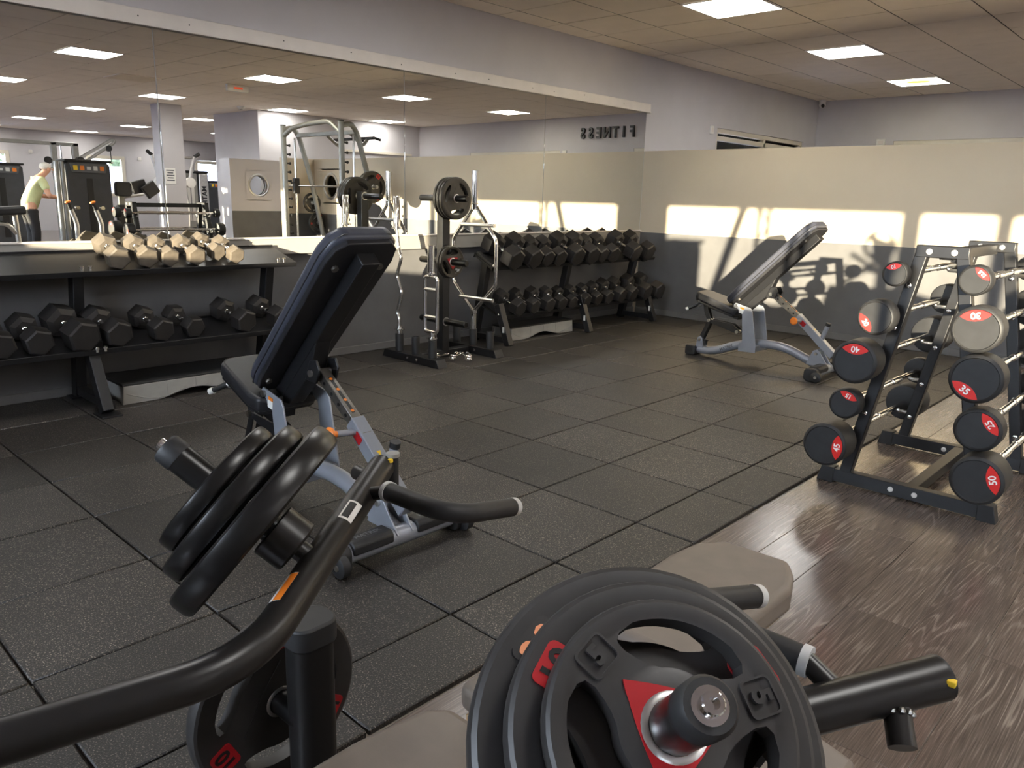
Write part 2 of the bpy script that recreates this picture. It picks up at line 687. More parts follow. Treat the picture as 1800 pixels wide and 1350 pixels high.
# ---- floor: slab, rubber tiles, planks
floor = struct(MB().bx(-0.2, XR + 0.2, YF - 0.2, 14.4, -0.12, -0.004).build('floor', 'floor_joint'))
tile_lines_y = [4.455 + 0.5 * k for k in range(-11, 7)] + [YP - 0.005]
tile_lines_x = [0.002] + [0.02 + 0.5 * k for k in range(1, 8)] + [XE]
_tile_me = {}
for i in range(len(tile_lines_x) - 1):
    for j in range(len(tile_lines_y) - 1):
        x0, x1, y0, y1 = tile_lines_x[i], tile_lines_x[i + 1], tile_lines_y[j], tile_lines_y[j + 1]
        sx, sy = round(x1 - x0 - 0.007, 3), round(y1 - y0 - 0.007, 3)
        if (sx, sy) not in _tile_me:
            _tile_me[(sx, sy)] = MB().box((0, 0, 0), (sx, sy, 0.024)).mesh('rubber_tile', M('rubber_crumb'))
        o = link('rubber_tile', _tile_me[(sx, sy)], floor, 0.0035, 1)
        o.location = ((x0 + x1) / 2, (y0 + y1) / 2, random.uniform(-0.0009, 0.0009))
        o.rotation_euler = (random.uniform(-.0015, .0015), random.uniform(-.0015, .0015), random.uniform(-.003, .003))
_pl_me = {}
PW, PL = 0.192, 1.38
for i in range(16):
    x0 = XE + 0.004 + i * PW
    y = 3.11 - 4 * PL - (0.69 if i % 2 else 0.0)
    while y < YP:
        y0, y1 = max(y, YF), min(y + PL, YP + 0.0)
        y += PL
        if y1 - y0 < 0.05:
            continue
        L = round(y1 - y0 - 0.0014, 3)
        if L not in _pl_me:
            _pl_me[L] = MB().box((0, 0, 0), (PW - 0.0016, L, 0.012)).mesh('floor_plank', M('plank'))
        o = link('floor_plank', _pl_me[L], floor, 0.001, 1)
        o.location = (x0 + PW / 2, (y0 + y1) / 2, -0.006)
MB().bx(XE + 0.004 + 16 * PW, XR, YF, 14.2, -0.003, 0).build('floor_sheet', 'plank', floor)
MB().bx(0, XE + 0.004 + 16 * PW, YP, YB, -0.003, 0).build('floor_sheet', 'plank', floor)
# ---- ground outside
struct(MB().bx(-60, 90, -70, 80, -0.4, -0.13).build('ground', 'asphalt'))
tag(MB().bx(27, 27.3, -6, 30, -0.15, 2.05).build('garden_wall', 'brick_building', None, 0.02), 'bluish grey boundary wall outside the far windows', 'wall')
hd = MB()
for k in range(60):
    hd.sphere((28.6 + random.uniform(-.4, .4), random.uniform(4, 16), random.uniform(1.7, 2.6)), random.uniform(.12, .3), 8)
o = hd.build('bare_tree_hedge', 'hedge')
o['kind'] = 'stuff'
tag(o, 'straggly hedge beyond the boundary wall outside the far windows', 'hedge')

# ---- left wall with the mirror
(wall_with_openings('wall_left', 'wall_pale', 'y', -0.15, 0.0, YF, YB, 0, H + 0.05, [(9.16, 11.74, 1.0, 2.18)]))
wl = bpy.data.objects['wall_left']
MB().bx(0.0, 0.004, YF, YP, 0.0, 0.925).build('painted_dado', 'wall_dark', wl)
struct(MB().bx(0.004, 0.02, YF, YP, 0.012, 0.07).build('baseboard_left', 'baseboard', None, 0.004))
window(1, 'y', 0, (-0.11, -0.02), 9.16, 11.74, 1.0, 2.18, (10.52,), 2.06, 0.055)
MB().bx(-.125, -.115, 10.4, 11.72, 1.01, 2.17).build('roller_blind', 'blind', bpy.data.objects['window_1'])
MB().bx(-.125, -.115, 9.18, 10.4, 1.01, 1.75).build('roller_blind', 'blind', bpy.data.objects['window_1'])  # unseen lower blind, added to dim the back area

mirror = thing('wall_mirror', 'long frameless mirror covering the left wall above the dumbbell racks', 'mirror')
for y0, y1 in ((YF + 0.05, 0.235), (0.235, 2.172), (2.172, 4.112), (4.112, 5.812), (5.812, YP - 0.02)):
    MB().bx(0.044, 0.05, y0 + 0.0025, y1 - 0.0025, 0.94, 2.2).build('mirror_pane', 'mirror', mirror, 0.0012, 1)
MB().bx(0.001, 0.044, YF, YP - 0.01, 0.93, 2.21).build('backing_board', 'grey_cap', mirror)
tr = MB().bx(0.001, 0.075, YF, YP + 0.02, 2.2, 2.292).build('top_rail', 'trim_white', mirror, 0.004)
MB().bx(0.075, 0.083, YF, YP + 0.02, 2.2, 2.212).build('lip', 'trim_white', tr, 0.002)
for k in range(14):
    sy_, sz_ = 0.5 + k * 0.5 + random.uniform(-.2, .2), 2.25 + random.uniform(-.015, .015)
    MB().cyl((0.074, sy_, sz_), (0.0765, sy_, sz_), 0.0045, 8).build('screw_head', 'black_print', tr)
ld = MB().bx(0.004, 0.058, YF, YP - 0.01, 0.822, 0.938).build('bottom_ledge', 'ledge_grey', mirror, 0.004)
MB().bx(0.004, 0.07, YF, YP - 0.01, 0.932, 0.944).build('sill_strip', 'trim_white', ld, 0.003)

# ---- front wall behind the viewer, its windows let the low sun in
SILL, WTOP = 1.27, 2.26
front_windows = [(2.3, 4.25, ()), (6.52, 9.0, ()), (9.1, 9.74, ()), (9.8, 12.2, (11.0,)), (12.35, 15.2, (13.8,)), (15.4, 19.0, (17.2,))]
(wall_with_openings('wall_front', 'wall_pale', 'x', YF - 0.09, YF, -0.15, XR + 0.1, 0, H + 0.05,
                          [(a, b, SILL, WTOP) for a, b, m in front_windows]))
for k, (a, b, ms) in enumerate(front_windows):
    window(10 + k, 'x', 0, (YF - 0.07, YF - 0.03), a, b, SILL, WTOP, ms, None, 0.03)

# ---- back wall
(wall_with_openings('wall_back', 'wall_pale', 'x', YB, YB + 0.15, -0.15, 9.4, 0, H + 0.05,
                          [(1.14, 3.42, 0.95, 2.19), (5.16, 7.7, 0.95, 2.19)]))
window(2, 'x', 0, (YB + 0.01, YB + 0.1), 1.14, 3.42, 0.95, 2.19, (2.28,), None, 0.055)
window(3, 'x', 0, (YB + 0.01, YB + 0.1), 5.16, 7.7, 0.95, 2.19, (6.43,), None, 0.055)
for n_, a_, b_ in ((2, 1.14, 3.42), (3, 5.16, 7.7)):
    MB().bx(a_ + .03, b_ - .03, YB + .115, YB + .125, 0.96, 2.18).build('roller_blind', 'blind', bpy.data.objects['window_%d' % n_])  # unseen closed blinds, added to cut the sky light from behind
# ---- right wall far away, seen in the mirror
(wall_with_openings('wall_right', 'wall_pale', 'y', XR, XR + 0.15, YF, 14.2, 0, H + 0.05,
                          [(4.9, 6.76, 1.0, 2.18), (8.75, 9.85, 1.0, 2.18), (12.05, 13.2, 1.0, 2.2)]))
for k, (a, b) in enumerate(((4.9, 6.76), (8.75, 9.85), (12.05, 13.2))):
    window(4 + k, 'y', 0, (XR - 0.03, XR + 0.06), a, b, 1.0, 2.19, (), None, 0.1)
struct(MB().bx(11.2, XR + 0.15, 14.2, 14.35, 0, H + 0.05).build('wall_far_back', 'wall_pale'))
struct(MB().bx(9.4, 11.2, 8.1, YB + 0.15, 0, H).build('wall_room_block', 'wall_pale'))
struct(MB().bx(11.0, 11.2, YB + 0.15, 14.2, 0, H).build('wall_link', 'wall_pale'))
struct(MB().bx(9.36, 9.4, 10.0, 11.9, 2.13, 2.18).build('trim_1', 'window_frame', None, 0.004))
col = struct(MB().bx(10.05, 10.45, 6.5, 6.9, 0, H).build('wall_column', 'wall_pale'))

# ---- half-height partitions


def pierced_panel(plane, f0, f1, a0, a1, z0, z1, ca, cz, r, seg=32):
    """panel with a round hole: plane 'x' -> runs along x at y f0..f1"""
    mb = MB()
    per = []
    hw, hz0, hz1 = r * 1.5, cz - r * 1.5, cz + r * 1.5
    for k in range(seg):
        th = 2 * pi * (k + 0.5) / seg
        c_, s_ = cos(th), sin(th)
        q = 1.0 / max(abs(c_), abs(s_))
        per.append(((ca + r * c_, cz + r * s_), (ca + hw * c_ * q, cz + hw * s_ * q)))

    def P(a, f, z):
        return (a, f, z) if plane == 'x' else (f, a, z)
    vs_, fs = [], []
    for (i_, o_) in per:
        for f in (f0, f1):
            vs_.append(P(i_[0], f, i_[1]))
            vs_.append(P(o_[0], f, o_[1]))
    for k in range(seg):
        a, b = 4 * k, 4 * ((k + 1) % seg)
        fs += [(a, a + 1, b + 1, b), (a + 2, b + 2, b + 3, a + 3), (a, b, b + 2, a + 2)]
    mb.add(vs_, fs)
    # corners of the square around the hole stay with the four strips

    def put(s0, s1, q0, q1):
        if plane == 'x':
            mb.bx(s0, s1, f0, f1, q0, q1)
        else:
            mb.bx(f0, f1, s0, s1, q0, q1)
    e = hw * 0.93
    put(a0, ca - e, z0, z1)
    put(ca + e, a1, z0, z1)
    put(ca - e, ca + e, z0, cz - e)
    put(ca - e, ca + e, cz + e, z1)
    return mb


def porthole(plane, f0, f1, ca, cz, r, parent):
    mb = MB()
    for f in (f0, f1):
        s = -1 if f == f0 else 1
        a = Vector((ca, f, cz)) if plane == 'x' else Vector((f, ca, cz))
        d = Vector((0, s, 0)) if plane == 'x' else Vector((s, 0, 0))
        mb.lathe(a, a + d, [(0, r * 0.92), (0.012, r * 0.95), (0.016, r * 1.02), (0.012, r * 1.14), (0, r * 1.16)], 32)
    mb.build('porthole_ring', 'chrome_soft', parent)
    m2 = MB()
    fm = (f0 + f1) / 2
    if plane == 'x':
        m2.lathe((ca, fm - 0.003, cz), (ca, fm + 0.003, cz), [(0, 0), (0, r), (0.006, r), (0.006, 0)], 32)
    else:
        m2.lathe((fm - 0.003, ca, cz), (fm + 0.003, ca, cz), [(0, 0), (0, r), (0.006, r), (0.006, 0)], 32)
    m2.build('porthole_glass', 'glass', parent)


PA = struct(pierced_panel('x', YP, YP + 0.09, 0.0, 6.72, 0, 1.8, 6.14, 1.37, 0.185).build('wall_partition', 'wall_cream'))
porthole('x', YP, YP + 0.09, 6.14, 1.37, 0.185, PA)
MB().bx(0.05, 6.61, YP - 0.004, YP, 0, 0.92).build('painted_dado', 'wall_dark', PA)
MB().bx(6.61, 6.72, 6.94, YP, 0, 1.8).build('wing_panel', 'wall_cream', PA)
MB().bx(6.606, 6.61, 6.94, YP, 0, 0.92).build('painted_dado', 'wall_dark', PA)
struct(MB().bx(0.05, 6.6, YP - 0.018, YP - 0.004, 0.012, 0.075).build('baseboard_partition', 'baseboard', None, 0.004))
for cx_, cz_ in ((0.2, 1.239), (1.66, 1.44), (1.79, 1.445)):
    MB().lathe((cx_, YP, cz_), (cx_, YP - 0.004, cz_), [(0, 0), (0, 0.05), (0.0015, 0.052), (0.0015, 0)], 24).build('filler_patch', 'wall_cream', PA)
PB = struct(pierced_panel('y', 7.97, 8.07, 6.72, 8.1, 0, 1.8, 7.25, 1.36, 0.175).build('wall_return', 'wall_pale'))
porthole('y', 7.97, 8.07, 7.25, 1.36, 0.175, PB)
MB().bx(7.966, 7.97, 6.72, 8.1, 0, 0.92).build('painted_dado', 'wall_dark', PB)
MB().bx(8.07, 8.32, 6.72, 6.82, 0, 1.8).build('end_panel', 'wall_pale', PB)

# ---- ceiling: slab, tiles, light panels
ceil = struct(MB().bx(-0.15, XR + 0.15, YF - 0.1, 14.35, H + 0.02, H + 0.14).build('ceiling', 'ceiling_void'))
gx = [0.002] + [0.255 + 0.6 * k for k in range(0, 35)]
gx = [g for g in gx if g < XR] + [XR]
gy = [5.785 + 0.6 * k for k in range(-14, 15)]
gy = [YF] + [g for g in gy if YF < g < 14.2] + [14.2]
LX = [1.755 + 3.6 * k for k in range(6)]
LY = [6.085 + 2.4 * k for k in range(-2, 3)]
_ct = {}
rest = MB()
GAP = 0.010
for i in range(len(gx) - 1):
    for j in range(len(gy) - 1):
        x0, x1, y0, y1 = gx[i], gx[i + 1], gy[j], gy[j + 1]
        xc, yc = (x0 + x1) / 2, (y0 + y1) / 2
        if any(abs(xc - a) < 0.2 for a in LX) and any(abs(yc - b) < 0.2 for b in LY) and not (9.3 < xc < 11.3 and yc > 8):
            continue
        if y0 >= YB - 0.05 and xc < 11:
            continue
        y1 = min(y1, YB) if xc < 11 else y1
        yc = (y0 + y1) / 2
        sx, sy = round(x1 - x0 - GAP, 3), round(y1 - y0 - GAP, 3)
        if xc < 6.9 and yc > 3.3:
            if (sx, sy) not in _ct:
                _ct[(sx, sy)] = MB().box((0, 0, 0), (sx, sy, 0.018)).mesh('ceiling_tile', M('ceiling_tile'))
            o = link('ceiling_tile', _ct[(sx, sy)], ceil, 0.0025, 1)
            o.location = (xc, yc, H + 0.011 + random.uniform(-0.001, 0.001))
        else:
            rest.box((xc, yc, H + 0.011), (sx, sy, 0.018))
o = rest.build('ceiling_tile_field', 'ceiling_tile', ceil)
o['kind'] = 'stuff'
# wall-angle strip and a few exposed grid bars
bars = MB()
for g in gx[1:-1]:
    bars.bx(g - 0.0022, g + 0.0022, YF, YB, H + 0.003, H + 0.012)
bars.build('grid_runner', 'ceiling_void', ceil)['kind'] = 'stuff'

lp_frame = MB()
for a, b, c_, d in ((-.297, .297, -.297, -.283), (-.297, .297, .283, .297), (-.297, -.283, -.283, .283), (.283, .297, -.283, .283)):
    lp_frame.bx(a, b, c_, d, 0, 0.014)
lp_frame_me = lp_frame.mesh('panel_frame', M('white_plastic'))
lp_dif = {}
for nm in ('panel_white', 'panel_warm', 'panel_yellow'):
    lp_dif[nm] = MB().bx(-.283, .283, -.283, .283, 0.003, 0.014).mesh('diffuser', M(nm))
row_words = ['row nearest the mirror', 'second row from mirror', 'third row from mirror', 'fourth row from mirror', 'fifth row from mirror', 'row by far windows']
for i, x in enumerate(LX):
    for j, y in enumerate(LY):
        if 9.3 < x < 11.3 and y > 8:
            continue
        nm = 'panel_white'
        if (i, j) in ((0, 2), (1, 2), (1, 4)):
            nm = 'panel_warm'
        if (i, j) == (0, 4):
            nm = 'panel_yellow'
        kind = {'panel_white': 'bright white', 'panel_warm': 'slightly yellowed', 'panel_yellow': 'yellow glowing'}[nm]
        t = thing('ceiling_light', '%s square ceiling light, %s, %s from back' % (kind, row_words[i], ORD[4 - j]),
                  'ceiling light', (x, y, H - 0.006), 0, 'recessed square ceiling light panels')
        link('panel_frame', lp_frame_me, t)
        link('diffuser', lp_dif[nm], t)

# ---- small fittings on walls and ceiling
t = thing('security_camera', 'small white dome security camera in the ceiling corner', 'camera', (0.1, YB - 0.12, H))
MB().cyl((0, 0, 0), (0, 0, -0.03), 0.05, 20).build('mount', 'white_plastic', t)
MB().sphere((0, 0, -0.06), 0.05, 18).build('housing', 'white_plastic', t)
MB().cyl((0.02, -0.035, -0.075), (0.034, -0.056, -0.09), 0.024, 16).build('lens', 'black_print', t)
for nm, lab, c, s in (('wall_box', 'small white box on left wall beyond the partition', (0.012, 9.0, 2.14), (0.024, 0.07, 0.1)),
                      ('wall_box', 'small cream box on back wall left of the long window', (0.97, YB - 0.012, 2.17), (0.12, 0.024, 0.1)),
                      ('wall_box', 'small white box on back wall under the lettering, seen in the mirror', (5.03, YB - 0.012, 2.15), (0.1, 0.024, 0.07)),
                      ('wall_box', 'small white box on far window wall left of the window, in the mirror', (XR - 0.015, 7.3, 2.2), (0.03, 0.1, 0.1)),
                      ('wall_box', 'small white box on far window wall right of the window, in the mirror', (XR - 0.015, 10.3, 2.15), (0.03, 0.1, 0.1))):
    t = thing(nm, lab, 'wall box', c)
    MB().box((0, 0, 0), s).build('cover', 'white_plastic', t, 0.004)
    MB().box((0.0, 0.0, 0.0), (s[0] * 0.6 if s[0] > s[1] else s[0] + 0.004, s[1] + 0.004 if s[0] > s[1] else s[1] * 0.6, s[2] * 0.5)).build('button', 'trim_white', t, 0.002)
# raised wall letters FITNESS
sign = thing('wall_lettering', 'black raised letters spelling FITNESS on the back wall', 'sign', (3.37, YB, 2.475))
for k, ch in enumerate('FITNESS'):
    lettering(ch, 0.27, 'letter_black', sign, (0.085 + k * 0.188, -0.022, 0), (1, 0, 0), (0, 0, 1), 0.02, 0.007, 'letter', 0.82)
# fittings seen only in the mirror
t = thing('exit_sign', 'ceiling hung emergency exit light seen in the mirror', 'exit sign', (6.4, 6.1, H))
MB().box((0, 0, -0.05), (0.06, 0.34, 0.1)).build('housing', 'white_plastic', t, 0.006)
MB().box((-0.031, 0, -0.05), (0.004, 0.14, 0.03)).build('lamp', 'exit_green', t)
t = thing('smoke_detector', 'round white smoke detector on ceiling seen in the mirror', 'smoke detector', (9.1, 7.6, H))
MB().lathe((0, 0, 0), (0, 0, -0.06), [(0, 0), (0, .075), (.03, .07), (.06, .045), (.06, 0)], 24).build('body', 'white_plastic', t)
MB().lathe((0, 0, -0.058), (0, 0, -0.07), [(0, .03), (.01, .026), (.01, 0)], 16).build('sensor', 'grey_plastic', t)
t = thing('air_vent', 'square slatted ceiling air vent seen in the mirror', 'vent', (7.05, 4.85, H - 0.01))
fr = MB()
for a, b, c_, d in ((-.29, .29, -.29, -.25), (-.29, .29, .25, .29), (-.29, -.25, -.25, .25), (.25, .29, -.25, .25)):
    fr.bx(a, b, c_, d, 0, 0.016)
fr.build('frame', 'ceiling_tile', t)
for k in range(8):
    MB().box((-0.22 + k * 0.063, 0, 0.008), (0.04, 0.5, 0.005), Matrix.Rotation(0.6, 3, 'Y')).build('slat', 'ceiling_tile', t)
t = thing('notice_sheet', 'printed notice sheet taped to the grey column', 'notice', (10.04, 6.6, 1.5))
MB().box((0, 0, 0), (0.006, 0.2, 0.29)).build('paper', 'white_print', t)
for k in range(5):
    MB().box((-0.004, 0, 0.1 - k * 0.045), (0.003, 0.15 - (k % 2) * 0.04, 0.02)).build('print_block', 'dark_print', t)

# ================================================================== shared builders


def rounded_poly(w, h, r, n=4):
    """rounded rectangle outline centred on 0"""
    pts = []
    for cx_, cy_, a0 in ((w / 2 - r, h / 2 - r, 0), (-w / 2 + r, h / 2 - r, pi / 2), (-w / 2 + r, -h / 2 + r, pi), (w / 2 - r, -h / 2 + r, 3 * pi / 2)):
        for k in range(n + 1):
            a = a0 + pi / 2 * k / n
            pts.append((cx_ + r * cos(a), cy_ + r * sin(a)))
    return pts


def grip_plate_mesh(R, T, material, hub_r=0.028, slim=False):
    """three-grip weight plate lying in the XZ plane, thickness along Y (front face at -Y)"""
    hr = [0.44, 0.48, 0.55, 0.65, 0.74, 0.79, 0.825]
    wk = 1.0
    if slim:
        hr = [0.53, 0.56, 0.60, 0.66, 0.71, 0.74, 0.76]
        wk = 0.85
    ws = [18, 29, 37, 43, 44, 40, 30]
    rings = [(hub_r, 0), (0.20 * R, 0), (0.40 * R, 0)] + [(h * R, w * wk) for h, w in zip(hr, ws)]
    rings += [((hr[-1] + .035) * R, 0), (0.955 * R, 0), (0.985 * R, 0), (R, 0)]
    half = [0.5, 0.5, 0.5, 0.44, 0.44, 0.44, 0.44, 0.44, 0.44, 0.44, 0.5, 0.5, 0.42, 0.24]
    N1, N2 = 10, 8
    nseg = 3 * (N1 + N2)
    mb = MB()
    vs_, fs = [], []
    for side in (-1, 1):
        for (r, w), h in zip(rings, half):
            wd = w if w > 0 else 36
            for s in range(3):
                c0 = 120 * s + 90
                for k in range(N1):
                    a = radians(c0 - wd + 2 * wd * k / N1)
                    vs_.append((r * cos(a), side * h * T, r * sin(a)))
                for k in range(N2):
                    a = radians(c0 + wd + (120 - 2 * wd) * k / N2)
                    vs_.append((r * cos(a), side * h * T, r * sin(a)))
    nr = len(rings)

    def idx(side, i, j):
        return side * nr * nseg + i * nseg + (j % nseg)

    def hole(i, j):
        return 3 <= i <= 8 and (j % (N1 + N2)) < N1
    for i in range(nr - 1):
        for j in range(nseg):
            if hole(i, j):
                for (di, dj, a, b) in ((-1, 0, (i, j), (i, j + 1)), (1, 0, (i + 1, j + 1), (i + 1, j)), (0, -1, (i + 1, j), (i, j)), (0, 1, (i, j + 1), (i + 1, j + 1))):
                    if not hole(i + di, j + dj) if dj == 0 else not hole(i, j + dj):
                        fs.append((idx(0, *a), idx(0, *b), idx(1, *b), idx(1, *a)))
                continue
            fs.append((idx(0, i, j), idx(0, i, j + 1), idx(0, i + 1, j + 1), idx(0, i + 1, j)))
            fs.append((idx(1, i, j), idx(1, i + 1, j), idx(1, i + 1, j + 1), idx(1, i, j + 1)))
    for j in range(nseg):
        fs.append((idx(0, nr - 1, j), idx(0, nr - 1, j + 1), idx(1, nr - 1, j + 1), idx(1, nr - 1, j)))
        fs.append((idx(0, 0, j), idx(1, 0, j), idx(1, 0, j + 1), idx(0, 0, j + 1)))
    mb.add(vs_, fs)
    return mb.mesh('disc', M(material), 27)


_PM = {}


def weight_plate(label, parent_mat, R, T, number, material='plate_black', hub='red_dark', num_mat=None, num_bg=None, group=None, rot=0.0, both=False):
    """one loose plate: top-level thing placed by a 4x4 matrix whose -Y axis is the plate's front"""
    t = thing('weight_plate', label, 'weight plate', group=group)
    t.matrix_world = parent_mat @ Matrix.Rotation(rot, 4, 'Y')
    k = (R, T, material)
    if k not in _PM:
        _PM[k] = grip_plate_mesh(R, T, material, slim=(R > .15))
    link('disc', _PM[k], t)
    if hub:
        pts = []
        for s in range(3):
            a0 = radians(120 * s + 30)
            a1 = radians(120 * (s + 1) + 30)
            p0, p1 = Vector((cos(a0), sin(a0))) * R * 0.50, Vector((cos(a1), sin(a1))) * R * 0.50
            mid = (p0 + p1) / 2
            out = mid.normalized() * R * 0.03
            for q in range(8):
                u = q / 8
                pts.append(tuple(p0 * (1 - u) + p1 * u + out * 4 * u * (1 - u)))
        MB().prism(pts, (0, -T * 0.5 - 0.0012, 0), (1, 0, 0), (0, 0, 1), (0, 0.003, 0)).build('hub_panel', hub, t)
    MB().lathe((0, -T * 0.5 - 0.003, 0), (0, T * 0.5 + 0.003, 0), [(0, 0.0255), (0, 0.0295), (0.002, 0.033), (T + 0.004, 0.033), (T + 0.006, 0.0295), (T + 0.006, 0.0255), (0, 0.0255)], 28).build('steel_ring', 'chrome_soft', t)
    if number:
        for s in range(3):
            a = radians(120 * s + 30)
            c = Vector((cos(a), 0, sin(a)))
            up = Vector((cos(a), 0, sin(a)))
            right = Vector((sin(a), 0, -cos(a)))
            o_ = c * R * 0.76 + Vector((0, -T * 0.47, 0))
            if num_bg:
                MB().prism(rounded_poly(R * 0.3, R * 0.26, R * 0.05), o_, right, up, (0, -0.0035, 0)).build('number_panel', num_bg, t)
                lettering(number, R * 0.24, num_mat, t, o_ + Vector((0, -0.004, 0)), right, up, 0.0008, 0.001)
            else:
                fr = MB()
                po, pi_ = rounded_poly(R * 0.3, R * 0.27, R * 0.05), rounded_poly(R * 0.265, R * 0.235, R * 0.04)
                n = len(po)
                vv = []
                for p_ in (po, pi_):
                    for d in (0.006, -0.0028):
                        vv += [o_ + right * q[0] + up * q[1] + Vector((0, d, 0)) for q in p_]
                ff = []
                for q in range(n):
                    w = (q + 1) % n
                    ff += [(q, w, n + w, n + q), (n + q, n + w, 3 * n + w, 3 * n + q), (3 * n + q, 3 * n + w, 2 * n + w, 2 * n + q)]
                fr.add(vv, ff).build('number_frame', material, t)
                lettering(number, R * 0.22, num_mat or material, t, o_ + Vector((0, -0.002, 0)), right, up, 0.0025, 0.0012)
    return t


def frame_to(origin, axis, roll=0.0):
    """matrix whose -Y axis points along axis (plate front), Z as near up as possible"""
    y = -Vector(axis).normalized()
    z = Vector((0, 0, 1))
    z = (z - y * z.dot(y)).normalized()
    x = y.cross(z)
    m = Matrix((x, y, z)).transposed().to_4x4()
    m.translation = Vector(origin)
    return m @ Matrix.Rotation(roll, 4, 'Y')


def hex_ring(r, rot):
    return [(r * cos(rot + pi / 3 * k), r * sin(rot + pi / 3 * k)) for k in range(6)]


_HX = {}


def hex_head_mesh(r, L, material):
    """hexagonal head along X from 0 to L (inner side at 0)"""
    k = (round(r, 3), round(L, 3), material)
    if k not in _HX:
        mb = MB()
        secs = [(0.0, 0.62), (0.10 * L, 0.98), (0.16 * L, 1.0), (0.86 * L, 1.0), (0.94 * L, 0.97), (L, 0.84)]
        vs_, fs = [], []
        for x, s in secs:
            vs_ += [(x, y, z) for y, z in hex_ring(r * s, pi / 6)]
        for i in range(len(secs) - 1):
            for q in range(6):
                w = (q + 1) % 6
                fs.append((6 * i + q, 6 * i + w, 6 * i + 6 + w, 6 * i + 6 + q))
        fs.append((5, 4, 3, 2, 1, 0))
        fs.append(tuple(6 * (len(secs) - 1) + q for q in range(6)))
        mb.add(vs_, fs)
        _HX[k] = mb.mesh('head', M(material), 20)
    return _HX[k]


_HD = {}


def hex_dumbbell(label, centre, r, tilt, yaw, roll, material, group, gap=0.115):
    """axis along +X (front), tilted down towards the front"""
    L = r * 1.25
    t = thing('hex_dumbbell', label, 'dumbbell', centre, 0, group)
    m = Matrix.Translation(centre) @ Matrix.Rotation(yaw, 4, 'Z') @ Matrix.Rotation(tilt, 4, 'Y') @ Matrix.Rotation(roll, 4, 'X')
    t.matrix_world = m
    me = hex_head_mesh(r, L, material)
    a = link('head', me, t)
    a.location = (gap / 2, 0, 0)
    b = link('head', me, t)
    b.location = (-gap / 2, 0, 0)
    b.rotation_euler = (0, 0, pi)
    if gap not in _HD:
        g = gap / 2 + 0.012
        _HD[gap] = MB().lathe((-g, 0, 0), (g, 0, 0), [(0, 0), (0, .012), (.01, .018), (.016, .0125), (g * .7, .0155), (g, .0165), (g * 1.3, .0155), (2 * g - .016, .0125), (2 * g - .01, .018), (2 * g, .012), (2 * g, 0)], 14).mesh('handle', M('chrome'))
    link('handle', _HD[gap], t)
    # embossed number on the upper flat of each head
    return t


# ================================================================== adjustable benches


